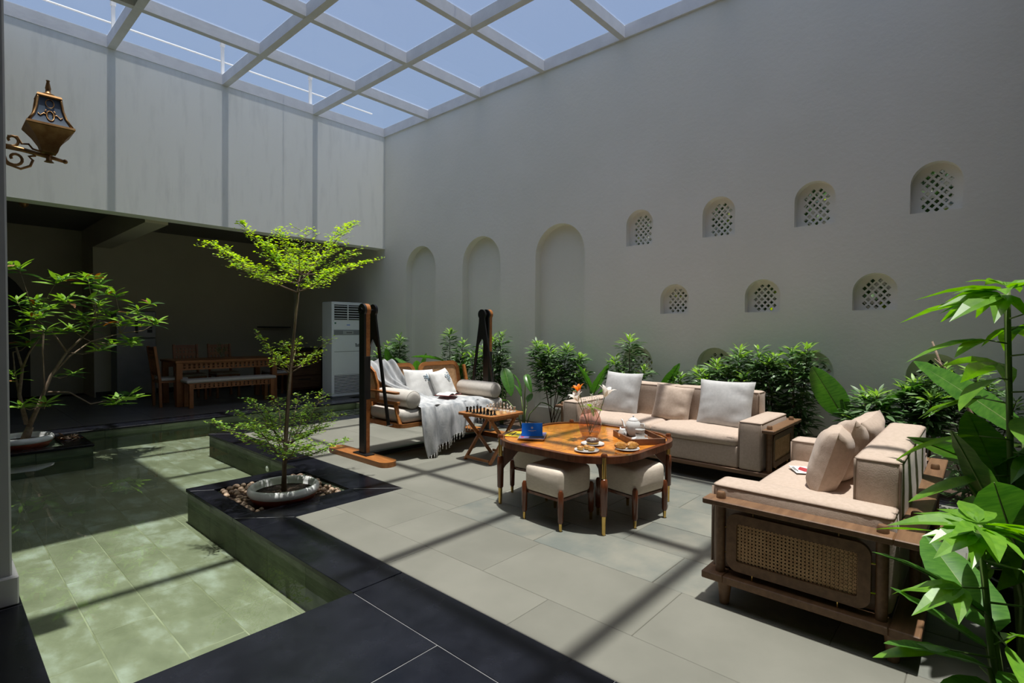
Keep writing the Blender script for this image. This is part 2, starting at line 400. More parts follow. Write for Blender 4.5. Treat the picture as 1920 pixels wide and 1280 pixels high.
tiles(kerb, 'granite_coping', [(1.40, 1.70, 2.305, 3.53), (1.40, 2.30, 3.53, 3.83), (2.30, 2.61, 3.53, 4.62), (1.40, 1.55, 3.83, 4.62),
      (1.40, 2.32, 4.62, 4.80), (2.32, 2.61, 4.62, 5.75), (2.32, 2.61, 5.75, 6.82), (2.32, 3.6, 6.82, 7.10), (3.6, 4.8, 6.82, 7.10), (4.8, 5.9, 6.82, 7.10)],
      0, .026, GRANITE, .001)
# stone cladding of the pool sides
def clad(parent, x0, y0, x1, y1, nx, ny, n, z0=-.36, z1=-.028):
    for k in range(n):
        a = Vector((x0, y0, 0)).lerp(Vector((x1, y1, 0)), k/n); b = Vector((x0, y0, 0)).lerp(Vector((x1, y1, 0)), (k+1)/n)
        d = (b-a).normalized()*.0015; a += d; b -= d
        xs = sorted((a.x, b.x)); ys = sorted((a.y, b.y))
        if nx: xs = sorted((x0, x0+nx*.012))
        else: ys = sorted((y0, y0+ny*.012))
        P().box(xs[0], xs[1], ys[0], ys[1], z0, z1, .001).obj('cladding_stone', POOLW, parent)
clad(kerb, 1.42, 2.31, 1.42, 4.78, -1, 0, 5)
clad(kerb, 1.42, 4.78, 2.33, 4.78, 0, 1, 2)
clad(kerb, 2.34, 4.80, 2.34, 7.08, -1, 0, 4)
clad(kerb, 2.34, 7.08, 5.8, 7.08, 0, 1, 5)
# veranda kerb + planter
vk = P().box(-2.6, 5.9, 8.45, 12.9, -.6, -.026).obj('veranda_floor', GROUT, kind='structure')
clad(vk, .3, 8.45, 5.9, 8.45, 0, -1, 9)
tiles(vk, 'granite_coping', [(-.6+1.3*i, .7+1.3*i, 8.42, 8.84) for i in range(5)], 0, .026, GRANITE, .001)
tiles(vk, 'floor_tile', [(-2.6+.8*i, -1.8+.8*i, 8.84+.81*j, 9.65+.81*j) for i in range(11) for j in range(6) if -2.6+.8*i < 5.3], 0, .02, VTILE, .001)
pl = P().box(-.6, 1.24, 7.42, 8.43, -.6, -.026).obj('planter_base', POOLW, kind='structure')
tiles(pl, 'granite_coping', [(-.6, 1.26, 7.39, 7.55), (1.02, 1.26, 7.55, 8.42), (-.6, 1.02, 8.22, 8.42)], 0, .026, GRANITE, .001)
P().box(-.6, 1.02, 7.55, 8.22, -.10, -.03).obj('soil', SOIL, pl)
clad(pl, .3, 7.42, 1.24, 7.42, 0, -1, 2); clad(pl, 1.24, 7.42, 1.24, 8.43, 1, 0, 2)
# pool
basin = P().box(.28, 5.9, 2.28, 8.47, -.6, -.275).obj('pool_floor', POOLG, kind='structure')
pt = []
for i in range(21):
    x0 = .29+.27*i
    for j in range(-1, 9): pt.append((x0, x0+.27, 2.3+.8*j+.27*(i % 3), 2.3+.8*(j+1)+.27*(i % 3)))
tiles(basin, 'pool_tile', clip_rects(pt, [(.29, 1.43, 2.3, 8.45), (1.43, 2.34, 4.79, 8.45), (2.34, 5.9, 7.09, 8.45)]), -.2735, .012, POOLT, .003, jit=.0006)
wat = P().box(.287, 1.405, 2.292, 8.438, -.0705, -.07).box(1.405, 2.325, 4.793, 8.438, -.0705, -.07).box(2.325, 5.9, 7.093, 8.438, -.0705, -.07)
wm = P(); 
for (a, b, c, d) in ((.287, 1.407, 2.292, 8.437), (1.407, 2.327, 4.793, 8.437), (2.327, 5.9, 7.093, 8.437)):
    wm.add([(a, c, -.07), (b, c, -.07), (b, d, -.07), (a, d, -.07)], [(0, 1, 2, 3)])
tag(wm.obj('pool_water', WATER, smooth=0), 'clear greenish water filling the stone lined pool', 'water', kind='stuff')
# plant bed along the side wall
bed = P().box(5.12, 5.9, -1.6, 6.84, -.2, -.03).box(5.2, 5.9, 6.84, 8.42, -.3, -.03).obj('plant_bed', SOIL, kind='structure')
tiles(bed, 'granite_edging', [(5.12, 5.34, -1.6+1.2*i, -.4+1.2*i) for i in range(7)], 0, .03, GRANITE, .001)
clad(bed, 5.2, 7.1, 5.2, 8.42, -1, 0, 2)
for (a, b, c, d) in ((1.405, 3.806, 1.695, 3.535), (2.325, 3.81, 2.605, 3.535), (1.405, 4.70, 1.545, 4.60), (2.325, 7.095, 2.605, 6.825)):
    P().bar((a, b, .0002), (c, d, .0002), .005, .001).obj('grout_line', GROUTW, kerb, 0)
# box around the potted tree
P().box(1.55, 2.27, 3.83, 4.62, -.3, -.05).obj('gravel_bed', SOIL, kerb)

# ------------------------------------------------------------------ setting: walls
YF = 8.57; ZR = 4.94; XW = 5.9
UY = [3.20, 2.23, 1.285, .345]; MY = [2.735, 1.76, .775]; LY = [3.21, 2.25, 1.30, .325]
jal = [(y-.18, y+.18, 2.355, 2.79) for y in UY]+[(y-.175, y+.175, 1.505, 1.85) for y in MY]+[(y-.205, y+.205, .68, 1.115) for y in LY]
nic = [(7.07, 7.91, .20, 2.78), (5.54, 6.39, .20, 2.78), (4.0, 4.85, .20, 2.78)]
def yzM(x): return Matrix(((0, 0, 1, x), (1, 0, 0, 0), (0, 1, 0, 0), (0, 0, 0, 1)))   # (a,b,c)->(x+c,a,b)
wr = P().prism([(-1.6, -.6), (12.9, -.6), (12.9, 5.06), (-1.6, 5.06)], 0, .13, yzM(XW), holes=[arch(*q) for q in jal+nic])
wr.prism([(-1.6, -.6), (12.9, -.6), (12.9, 5.06), (-1.6, 5.06)], .13, .25, yzM(XW), holes=[arch(*q) for q in jal])
wr.obj('wall_right', PLASTER_R, kind='structure', smooth=30)
for k, (a, b, c, d) in enumerate(jal):
    A = arch(a-.01, b+.01, c-.01, d+.01); w = b-a; cx = (a+b)/2; holes = []
    pit = w/5.6; hd = pit*.34
    rr = 0; z = c+.035+(.03 if k > 6 else 0)
    while z < d-.03:
        for i in range(-3, 4):
            x = cx+i*pit+(pit/2 if rr % 2 else 0)
            hw = w/2-.03; top = d-w/2*.9
            ok = abs(x-cx) < hw-hd and (z < top or ((x-cx)/hw)**2+((z-top)/(d-top-.025))**2 < .78)
            if ok: holes.append([(x-hd, z), (x, z-hd*1.05), (x+hd, z), (x, z+hd*1.05)])
        z += pit*.56; rr += 1
    P().prism(A, .10, .13, yzM(XW), holes=holes).obj('window_%d' % (k+1), PLASTER_R, kind='structure', smooth=0)
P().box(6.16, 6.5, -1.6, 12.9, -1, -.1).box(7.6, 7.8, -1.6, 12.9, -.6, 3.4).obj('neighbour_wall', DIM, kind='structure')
# fascia over the veranda
P().box(-2.6, XW, YF, YF+.27, 2.83, 5.06).obj('wall_back_upper', PLASTER, kind='structure')
# veranda shell
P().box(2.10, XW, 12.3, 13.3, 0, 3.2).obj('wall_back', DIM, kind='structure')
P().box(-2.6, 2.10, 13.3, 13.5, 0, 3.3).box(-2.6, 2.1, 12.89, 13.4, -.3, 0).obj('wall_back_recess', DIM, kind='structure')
P().prism([(-.9, 0), (1.32, 0), (1.32, 1.6)]+[(.21+1.11*cos(pi*i/16), 1.6+.95*sin(pi*i/16)) for i in range(1, 16)]+[(-.9, 1.6)], 0, .03,
          Matrix(((1, 0, 0, 0), (0, 0, -1, 13.3), (0, 1, 0, 0), (0, 0, 0, 1)))).obj('door_1', DOORD, kind='structure')
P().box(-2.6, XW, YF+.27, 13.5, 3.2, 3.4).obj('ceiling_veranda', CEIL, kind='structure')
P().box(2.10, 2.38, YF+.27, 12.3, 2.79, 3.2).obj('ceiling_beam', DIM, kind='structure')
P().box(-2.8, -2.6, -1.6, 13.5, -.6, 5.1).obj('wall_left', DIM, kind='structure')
P().box(-2.8, XW, -1.8, -1.6, -.6, 5.1).obj('wall_front', DOORD, kind='structure')  # unseen wall, its dark colour chosen to dim the right wall
P().box(-2.6, .28, -1.6, YF, 5.0, 5.15).obj('ceiling_corridor', CEIL, kind='structure')
P().box(.28, XW, -1.6, -.46, 5.0, 5.15).obj('ceiling_front', CEIL, kind='structure')
pil = P().box(-.35, .263, 3.38, 3.72, 0, 5.0, .008).obj('pillar', PILLAR, kind='structure')
P().box(-.37, .284, 3.355, 3.745, 0, .135, .006).obj('pillar_skirting', PILLAR, pil)
for i in range(1): P().box(2.12, 4.9, 12.27, 12.3, 0, .1).obj('baseboard_back', DOORD, kind='structure')

# glazed roof: a painted frame with panes
ceil = P()
ceil.box(.28, XW, YF-.006, YF+.03, ZR, ZR+.16).box(XW-.03, XW, -.46, YF-.006, ZR, ZR+.16).box(.28, .33, -.46, YF-.05, ZR, ZR+.16).box(.33, XW-.05, -.46, -.41, ZR, ZR+.16)
ceil = ceil.obj('ceiling', FRAME, kind='structure')
XB = [1.68, 3.07, 4.50]; YB = [7.29, 6.01, 4.73, 3.45, 2.17, .89]
for x in XB: P().box(x-.045, x+.045, -.41, YF-.006, ZR, ZR+.15).obj('roof_beam', FRAME, ceil, smooth=0)
xs = [.33]+XB+[XW-.03]; ys = [-.41]+YB[::-1]+[YF-.006]
for y in YB:
    for i in range(4):
        a = xs[i]+(.045 if i else 0); b = xs[i+1]-(.045 if i < 3 else 0)
        P().box(a, b, y-.04, y+.04, ZR+.004, ZR+.145).obj('roof_crossbar', FRAME, ceil, smooth=0)
for i in range(4):
    for j in range(7):
        if i == 0 and j in (4, 5):
            P().box(xs[i]-.02, xs[i+1]+.03, ys[j]-.02, ys[j+1]+.02, ZR+.16, ZR+.18).obj('roof_panel', FRAME, ceil); continue
        P().add([(xs[i], ys[j], ZR+.155), (xs[i+1], ys[j], ZR+.155), (xs[i+1], ys[j+1], ZR+.155), (xs[i], ys[j+1], ZR+.155)], [(0, 1, 2, 3)]).obj('glass_pane', GLASS, ceil, smooth=0)
for k, x in enumerate((1.77, 3.15, 4.58)):
    t = tag(P().box(x-.02, x+.02, 8.88, 8.92, 5.06, 5.70).box(x-.028, x+.028, 8.87, 8.93, 5.67, 5.72).obj('roof_post', FRAME),
        ['thin grey post standing above the roof edge at the far left corner', 'thin grey post above the roof edge left of the middle beam', 'thin grey post above the roof edge near the corner of the two walls'][k], 'post', 'posts above the glass roof')
tag(P().tube([(0, 9.0, 5.46), (5.9, 9.0, 5.50)], .012, 6).obj('roof_rail', FRAME), 'thin pale rail running above the far edge of the glass roof', 'rail')  # bar added to draw the faint reflection streak in the glass
tag(P().tube([(3.9, 9.4, 5.9), (4.5, 0, 6.6)], .006, 5).obj('overhead_wire', BLACK), 'thin dark wire crossing the sky above the glass roof', 'wire')

# ------------------------------------------------------------------ soft shapes
def soft_block(p, x0, x1, y0, y1, z0, z1, r=.03, puff=.012, n=6, wr=0, seed=0, M=None):
    """upholstered block: rounded box whose faces swell slightly"""
    cx, cy, cz = (x0+x1)/2, (y0+y1)/2, (z0+z1)/2; hx, hy, hz = (x1-x0)/2, (y1-y0)/2, (z1-z0)/2
    r = min(r, hx*.9, hy*.9, hz*.9); rnd = random.Random(seed); ph = [rnd.uniform(0, 6) for _ in range(6)]
    def coord(h):
        k = max(2, min(14, int(h*2/.06)))
        return [-h, -h+r*.3, -h+r]+[-h+r+(2*h-2*r)*i/k for i in range(1, k)]+[h-r, h-r*.3, h]
    cs = [coord(hx), coord(hy), coord(hz)]; H = (hx, hy, hz); vs = []; fs = []; key = {}
    def pt(q):
        k = tuple(round(a, 5) for a in q)
        if k in key: return key[k]
        inner = [max(-H[i]+r, min(H[i]-r, q[i])) for i in range(3)]
        d = Vector([q[i]-inner[i] for i in range(3)])
        o = Vector(inner)+(d.normalized()*r if d.length > 1e-9 else Vector())
        u = [q[i]/H[i] for i in range(3)]
        for i in range(3):
            if abs(abs(u[i])-1) < 1e-6:
                a, b = u[(i+1) % 3], u[(i+2) % 3]
                w = (1-a*a)*(1-b*b)*puff
                if wr: w += wr*sin(a*7+ph[0]+b*2)*sin(b*5+ph[1]+a*3)*(1-a*a)*(1-b*b)
                o[i] += math.copysign(w, u[i])
        key[k] = len(vs); vs.append((o[0]+cx, o[1]+cy, o[2]+cz)); return key[k]
    for i in range(3):
        j, k = (i+1) % 3, (i+2) % 3
        for sg in (-1, 1):
            for a in range(len(cs[j])-1):
                for b in range(len(cs[k])-1):
                    q = []
                    for (aa, bb) in ((a, b), (a+1, b), (a+1, b+1), (a, b+1)):
                        w = [0, 0, 0]; w[i] = sg*H[i]; w[j] = cs[j][aa]; w[k] = cs[k][bb]; q.append(pt(w))
                    if len(set(q)) > 2: fs.append(tuple(q if sg > 0 else q[::-1]))
    return p.add(vs, fs, M)
def ring(p, pts, rad=.006, n=5, M=None, closed=True):
    pts = [Vector(q) for q in pts]
    if closed: pts = pts+[pts[0], pts[1]]
    return p.tube(pts, rad, n, M)
def rect_ring(p, x0, x1, y0, y1, z, rad=.006, M=None, c=.02):
    pts = [(x, y, z) for x, y in rrect((x1-x0)/2, (y1-y0)/2, c, 3, (x0+x1)/2, (y0+y1)/2)]
    return ring(p, pts, rad, 5, M)
def pillow_mesh(name, w, h, t, M, seed=0, n=18, wrk=.008, notch=.06, pinch=1):
    rnd = random.Random(seed); ph = [rnd.uniform(0, 6.28) for _ in range(8)]
    p = P()
    def f(sg):
        def g(u, v):
            a, b = 2*u-1, 2*v-1
            e = (1-abs(a)**2.6)*(1-abs(b)**2.6); th = t/2*max(0, e)**.42
            x = a*w/2*(1-notch*(1-b*b)*abs(a)**3*1); z = b*h/2*(1-notch*(1-a*a)*abs(b)**3)
            edge = min(1, 1.6*e)
            wk = wrk*edge*(sin(9*a*b+ph[0]+3*b)*.6+sin(14*b+ph[1]+4*a*a)*.5*abs(a)**1.5+sin(13*a+ph[2]+3*b)*.35*abs(b)**1.5)
            return (x, sg*(th+wk), z)
        return g
    p.grid(f(1), n, n, flip=True); p.grid(f(-1), n, n)
    return p.mesh(name, M, 180)
def pillow(label, w, h, t, M, loc, rot, group, seed=0, extra=None, cat='cushion'):
    me = pillow_mesh('cushion', w, h, t, M, seed)
    o = link('cushion', me, None, loc, rot); tag(o, label, cat, group)
    if extra: extra(o)
    return o

# ------------------------------------------------------------------ sofas
def cane_panel(p, w, h, pitch, t=.0019, d=.001):
    n = int(w/pitch); m = int(h/pitch)
    for i in range(n+1):
        x = -w/2+i*w/n
        for s in (-1, 1): p.box(x-t/2+s*pitch*.16, x+t/2+s*pitch*.16, -d, d, -h/2, h/2)
    for j in range(m+1):
        z = -h/2+j*h/m
        for s in (-1, 1): p.box(-w/2, w/2, -d*.4, d*1.6, z-t/2+s*pitch*.16, z+t/2+s*pitch*.16)
    # diagonals
    for s in (-1, 1):
        k = -w/2-h; 
        while k < w/2+h:
            # line x = k + s*z ... clip to panel
            pts = []
            z0, z1 = -h/2, h/2
            xa, xb = k+s*z0, k+s*z1
            lo, hi = 0, 1
            dx = xb-xa
            if abs(dx) > 1e-9:
                ta, tb = (-w/2-xa)/dx, (w/2-xa)/dx
                if ta > tb: ta, tb = tb, ta
                lo, hi = max(lo, ta), min(hi, tb)
            if hi-lo > .01:
                A = (xa+dx*lo, s*d*1.2, z0+h*lo); B = (xa+dx*hi, s*d*1.2, z0+h*hi)
                p.bar(A, B, t*.9, d, up=(0, 1, 0))
            k += pitch
def make_sofa(name, L, D, label, nseat, loc, rz, cane_pitch=.0155, piece=None):
    t = thing(name, label, 'sofa', loc, rz)
    hx, hy = L/2, D/2; zl = .115; zt = .15
    p = P()
    p.box(-hx, hx, -hy, -hy+.10, zl, zt, .004).box(-hx, hx, hy-.10, hy, zl, zt, .004)
    p.box(-hx, -hx+.10, -hy+.10, hy-.10, zl, zt, .004).box(hx-.10, hx, -hy+.10, hy-.10, zl, zt, .004)
    p.box(-hx+.1, hx-.1, -.05, .05, zl, zt-.005)
    p.obj('base_frame', WALNUT, t)
    lg = P().lathe([(.022, 0), (.024, .03), (.034, zl)], n=16).mesh('leg', WALNUT)
    for sx_ in (-1, 1):
        for sy_ in (-1, 1): link('leg', lg, t, (sx_*(hx-.06), sy_*(hy-.09), 0))
    # upper plank
    za, zb = .475, .502
    for sx_ in (-1, 1):
        a_, b_ = sorted((sx_*hx, sx_*(hx-.095))); P().box(a_, b_, -hy, hy-.09, za, zb, .004).obj('armrest_plank', WALNUT, t)
    P().box(-hx, hx, hy-.09, hy, za, zb, .004).obj('back_plank', WALNUT, t)
    pos = [(sx_*(hx-.055), y) for sx_ in (-1, 1) for y in (-hy+.07, hy-.13)]+[(sx_*(hx-.34), hy-.045) for sx_ in (-1, 1)]
    post = P().lathe([(.022, zt), (.023, za)], n=14).mesh('post', WALNUT)
    peg = P().lathe([(.022, zb), (.021, zb+.022), (.016, zb+.030), (0.0001, zb+.032)], n=14).mesh('peg', WALNUT)
    for x, y in pos: link('post', post, t, (x, y, 0)); link('peg', peg, t, (x, y, 0))
    # cane side panels
    w, h = .285, .135
    for sx_ in (-1, 1):
        T = Matrix.Translation((sx_*(hx-.045), -.03, .312)) @ Matrix.Rotation(pi/2, 4, 'Z')
        fr = P().prism(rrect(w, h, .05), -.012, .012, T @ Matrix.Rotation(pi/2, 4, 'X'), holes=[rrect(w-.045, h-.045, .012)[::-1]])
        fr = fr.obj('side_panel', WALNUT, t)
        c = P(); cane_panel(c, 2*(w-.045)+.01, 2*(h-.045)+.01, cane_pitch); 
        for i, q in enumerate(c.v): c.v[i] = tuple(T @ Vector(q))
        c.obj('cane_weave', CANE, fr, smooth=0, kind='stuff')
        P().prism(rrect(w-.03, h-.03, .01), -.004, -.003, Matrix.Translation((-sx_*.006, 0, 0)) @ T @ Matrix.Rotation(pi/2, 4, 'X')).obj('panel_lining', CANED, fr)
        xx = sx_*(hx-.045); pins = []
        for yy in (-.20, .14): pins += [((xx, yy, zt), (xx, yy, .178)), ((xx, yy, .446), (xx, yy, za))]
        for zz in (.25, .37): pins += [((xx, -.03+w-.002, zz), (sx_*(hx-.055), hy-.13, zz)), ((xx, -.03-w+.002, zz), (sx_*(hx-.055), -hy+.07, zz))]
        for a_, b_ in pins: P().tube([a_, b_], .004, 6).obj('brass_pin', BRASS, t)
    # upholstery
    ai = hx-.095; aw = .19
    for sx_ in (-1, 1):
        x0, x1 = sorted((sx_*ai, sx_*(ai-aw)))
        x1 -= .0; p = P(); soft_block(p, x0+.004, x1-.004, -hy+.01, hy-.10, zt+.001, .555, .022, .010, wr=.003, seed=3+sx_)
        a = p.obj('arm_cushion', BEIGE, t, 180)
        q = P(); rect_ring(q, x0+.008, x1-.008, -hy+.014, hy-.104, .545, .0055); ring(q, [(x0+.006, -hy+.013, z) for z in (.17, .3, .42, .54)], .005, closed=False); ring(q, [(x1-.006, -hy+.013, z) for z in (.17, .3, .42, .54)], .005, closed=False)
        q.obj('piping', PIPE, a, 180)
    ix = ai-aw
    p = P(); soft_block(p, -ix+.002, ix-.002, -hy+.02, hy-.11, zt+.001, .335, .015, .003)
    p.obj('seat_base', BEIGE, t, 180)
    for i in range(nseat):
        x0 = -ix+2*ix*i/nseat; x1 = -ix+2*ix*(i+1)/nseat
        p = P(); soft_block(p, x0+.003, x1-.003, -hy+.012, hy-.27, .325, .425, .04, .018, wr=.004, seed=i)
        sc = p.obj('seat_cushion', BEIGE, t, 180)
        q = P(); rect_ring(q, x0+.02, x1-.02, -hy+.018, hy-.29, .402, .0045, c=.03); q.obj('piping', PIPE, sc, 180)
        p = P(); soft_block(p, x0+.003, x1-.003, hy-.27, hy-.095, zt+.002, .745, .022, .014, wr=.004, seed=i+9)
        bc = p.obj('back_cushion', BEIGE, t, 180)
        q = P(); rect_ring(q, x0+.007, x1-.007, hy-.266, hy-.099, .734, .0055)
        for xx in (x0+.007, x1-.007):
            for yy in (hy-.266, hy-.099): ring(q, [(xx, yy, z) for z in (.44, .5, .6, .7, .733)], .005, closed=False)
        q.obj('piping', PIPE, bc, 180)
    return t
S1 = (4.52+.42, 2.335); S2 = (3.385, .58)
make_sofa('sofa', 2.19, .84, 'long beige sofa with walnut frame standing along the niche wall', 2, (S1[0], S1[1], 0), -pi/2)
make_sofa('sofa', 1.79, .84, 'shorter beige sofa with cane side panel in the right foreground', 1, (S2[0], S2[1], 0), pi)
# cushions on the long sofa (lean towards +x)
g = 'loose cushions on the long sofa'
def lean(x, y, z, w, h, t, M, lab, seed, tilt=.30, yaw=0, g=g, roll=0):
    return pillow(lab, w, h, t, M, (x, y, z), (-tilt, roll, -pi/2+yaw), g, seed)
lean(5.00, 2.90, .625, .47, .47, .15, GREYF, 'large grey cushion at the vase end of the long sofa', 1, .25, -.12)
lean(4.99, 2.32, .575, .38, .37, .13, BEIGE, 'small beige cushion in the middle of the long sofa', 2, .30, .12, roll=.08)
lean(4.96, 1.79, .62, .50, .46, .15, GREYF, 'large grey cushion beside the right arm of the long sofa', 3, .30, .05)
g2 = 'beige cushions on the short sofa'
for k, (x, y, z, yw, rl, lab) in enumerate([(3.40, .64, .585, .12, .0, 'beige cushion nearest the viewer leaning on the short sofa back'),
                                 (3.66, .61, .60, .15, .12, 'middle one of three beige cushions on the short sofa'), (3.85, .56, .61, -.1, -.1, 'farthest of three beige cushions on the short sofa')]):
    pillow(lab, .40, .38, .19, BEIGE, (x, y, z), (.28, rl, yw), g2, 20+k)
# leaflet on the seat
lf = thing('leaflet', 'white and red printed leaflet lying on the short sofa seat', 'leaflet', (3.60, .83, .449), .5)
P().box(-.09, .09, -.05, .05, 0, .002).obj('sheet', PAPER, lf)
P().prism([(-.06, -.045), (.03, -.045), (.07, -.01), (.0, .02), (-.05, -.005)], .002, .0026).obj('print', REDC, lf)
P().box(-.05, .06, .028, .034, .002, .0026).box(-.03, .05, .038, .043, .002, .0026).obj('print', INKB, lf)

# ------------------------------------------------------------------ round coffee table
TC = (3.325, 2.235)
tb = thing('coffee_table', 'rounded square wooden coffee table with brass banded legs', 'table', (TC[0], TC[1], 0))
hT, rT = .565, .365
zt0, zt1 = .455, .492
outer = rrect(hT, hT, rT, 10)
inner = rrect(hT-.035, hT-.035, rT-.035, 10)
P().prism(outer, zt0, zt1+.008, holes=[inner[::-1]]).obj('table_rim', REDWOOD, tb, 40)
P().prism(inner, zt0+.004, zt1-.008).obj('tabletop', REDWOOD, tb, 40)
def clip_poly(sub, clip):
    def inside(p, a, b): return (b[0]-a[0])*(p[1]-a[1])-(b[1]-a[1])*(p[0]-a[0]) >= 0
    def inter(p, q, a, b):
        x1, y1, x2, y2 = *p, *q; x3, y3, x4, y4 = *a, *b
        d = (x1-x2)*(y3-y4)-(y1-y2)*(x3-x4)
        t = ((x1-x3)*(y3-y4)-(y1-y3)*(x3-x4))/d
        return (x1+t*(x2-x1), y1+t*(y2-y1))
    out = list(sub)
    for i in range(len(clip)):
        a, b = clip[i], clip[(i+1) % len(clip)]; inp, out = out, []
        for j in range(len(inp)):
            p, q = inp[j-1], inp[j]
            if inside(q, a, b):
                if not inside(p, a, b): out.append(inter(p, q, a, b))
                out.append(q)
            elif inside(p, a, b): out.append(inter(p, q, a, b))
        if len(out) < 3: return []
    return out
rr = random.Random(5)
ci = rrect(hT-.037, hT-.037, rT-.032, 5)
for k in range(4):      # each quarter laid with strips, turned a quarter each time
    xs_ = [0, .09, .20, .30, .42, .6]
    for i in range(5):
        ys_ = [0, .15+rr.uniform(-.04, .04), .32+rr.uniform(-.04, .04), .6]
        for j in range(3):
            q = [(xs_[i]+.0006, ys_[j]+.0006), (xs_[i+1]-.0006, ys_[j]+.0006), (xs_[i+1]-.0006, ys_[j+1]-.0006), (xs_[i]+.0006, ys_[j+1]-.0006)]
            q = [rot2(x, y, pi/2*k) for x, y in q]; c = clip_poly(q, ci)
            if len(c) > 2:
                cx, cy = sum(a for a, b in c)/len(c), sum(b for a, b in c)/len(c)
                P().prism([rot2(a-cx, b-cy, -pi/2*k-.6*(i % 2)) for a, b in c], -.006, 0).obj('inlay_piece', TOPW, tb, 0, (cx, cy, zt1-.0015)).rotation_euler = (0, 0, pi/2*k+.6*(i % 2))
for sx_ in (-1, 1):
    for sy_ in (-1, 1):
        l = P().lathe([(.016, .12), (.023, .128), (.026, .30), (.023, .352), (.016, .36)], n=16)
        x, y = sx_*.455, sy_*.45
        l = l.obj('leg', REDWOOD, tb, 50, (x, y, 0))
        P().lathe([(.0125, .0), (.0155, .125)], n=14).obj('brass_tip', BRASS, l)
        P().lathe([(.0155, .355), (.0155, .497)], n=14).obj('brass_sleeve', BRASS, l)
        P().lathe([(.021, .497), (.022, .508), (.016, .52), (.0001, .522)], n=14).obj('cap', REDWOOD, l)
        br = P().prism([(-.04, 0), (-.09, .05), (-.13, .10), (-.30, .12), (-.5, .12), (-.5, .15), (-.02, .15), (-.02, -.03)], -.01, .01,
            Matrix.Rotation(atan2(y, x), 4, 'Z') @ Matrix.Translation((.64, 0, .29)) @ Matrix.Rotation(pi/2, 4, 'X')).obj('brace', DARKW, tb, 0)
# stools
def make_stool():
    t = thing('stool', 'x', 'stool', (0, 0, 0))
    h = .165
    p = P(); soft_block(p, -h, h, -h, h, .20, .385, .034, .008, wr=.003, seed=4); p.obj('cushion', STOOLF, t, 180)
    P().prism(rrect(h-.005, h-.005, .04), .186, .203).obj('seat_base', REDWOOD, t)
    for a in range(4):
        x, y = rot2(.162, .162, pi/2*a)
        l = P().lathe([(.012, .05), (.0185, .062), (.0205, .17), (.0185, .245), (.011, .262), (.0001, .265)], n=14).obj('leg', REDWOOD, t, 50, (x, y, 0))
        P().lathe([(.0095, 0), (.012, .052)], n=12).obj('brass_tip', BRASS, l)
    return t
st = make_stool()
for k, (x, y, a, lab) in enumerate([(2.905, 2.175, -.06, 'square linen stool under the left side of the coffee table'), (3.30, 1.83, -.17, 'square linen stool under the right front of the coffee table'),
        (3.31, 2.655, .1, 'square linen stool at the back of the table behind the magazines')]):
    o = st if k == 0 else dup(st)
    o.location = (x, y, 0); o.rotation_euler = (0, 0, a); o['label'] = lab; o['group'] = 'stools around the coffee table'

# ------------------------------------------------------------------ things on the table
ZB = .4915
va = thing('vase', 'pink glass egg shaped vase holding lilies on the coffee table', 'vase', (3.32, 2.19, ZB))
prof = [(.035, .0), (.058, .015), (.078, .055), (.086, .10), (.082, .14), (.066, .185), (.050, .212), (.042, .222)]
P().lathe(prof, n=32).obj('glass_body', PINKG, va, 180)
P().lathe([(.030, .004), (.054, .018), (.070, .05), (.0001, .052)], n=24).obj('water', clear_mat('vase_water', (.9, .95, .82), .0, 1.33), va, 180)
for f in va.children: pass
def lily(name, label, M, base, tip, size, seed, np_=6, closed=.25):
    t = thing(name, label, 'flower', base)
    base, tip = Vector(base), Vector(tip)
    mid = (base+tip)/2+Vector((.01*sin(seed), .012*cos(seed), 0))
    P().tube([(0, 0, 0), mid-base, tip-base], .0028, 6).obj('stem', STEMG, t)
    d = (tip-mid).normalized(); q = d.to_track_quat('Z', 'Y').to_matrix().to_4x4(); q.translation = tip-base
    for k in range(np_):
        def f(u, v, k=k):
            r = size*(.10+.85*u**1.6); z = size*(1.15*u-.30*u**4); w = size*.24*sin(pi*(u**.7)*.98+.02)
            a = (v-.5)*2; return (r*.8, a*w, z+abs(a)*w*.35)
        P().grid(f, 7, 2, Matrix.Rotation(2*pi*k/np_+.3*seed, 4, 'Z')).obj('petal', M, t, 180).matrix_local = q
    s = P()
    for k in range(5):
        a = 2*pi*k/5; s.tube([(0, 0, 0), (.012*cos(a), .012*sin(a), size*.6)], .0009, 4, q); s.ball((.012*cos(a), .012*sin(a), size*.62), (.002, .002, .005), 6, 4, q)
    s.obj('stamen', RUST, t)
    return t
vb = (3.32, 2.19, ZB+.03)
lily('lily', 'orange lily in the pink vase on the coffee table', ORANGE, vb, (3.255, 2.245, ZB+.345), .066, 1, closed=.2)
lily('lily', 'white lily below the orange one in the pink vase', PETAL, vb, (3.215, 2.225, ZB+.285), .080, 2)
lily('lily', 'white lily on the right side of the pink vase', PETAL, vb, (3.35, 2.085, ZB+.315), .092, 3)
fil = thing('filler_sprig', 'sprig of tiny white filler blossoms among the lilies', 'flower', vb)
p = P(); p2 = P()
for k in range(9):
    a = rr.uniform(0, 6.28); r = rr.uniform(.02, .085); z = rr.uniform(.20, .30)
    p.tube([(0, 0, .02), (r*.4*cos(a), r*.4*sin(a), z*.6), (r*cos(a), r*sin(a), z)], .001, 4)
    for j in range(12): p2.ball((r*cos(a)+rr.gauss(0, .014), r*sin(a)+rr.gauss(0, .014), z+rr.gauss(0, .012)), rr.uniform(.003, .0055), 5, 3)
p.obj('stem', STEMG, fil); p2.obj('blossom', PETAL, fil, kind='stuff')
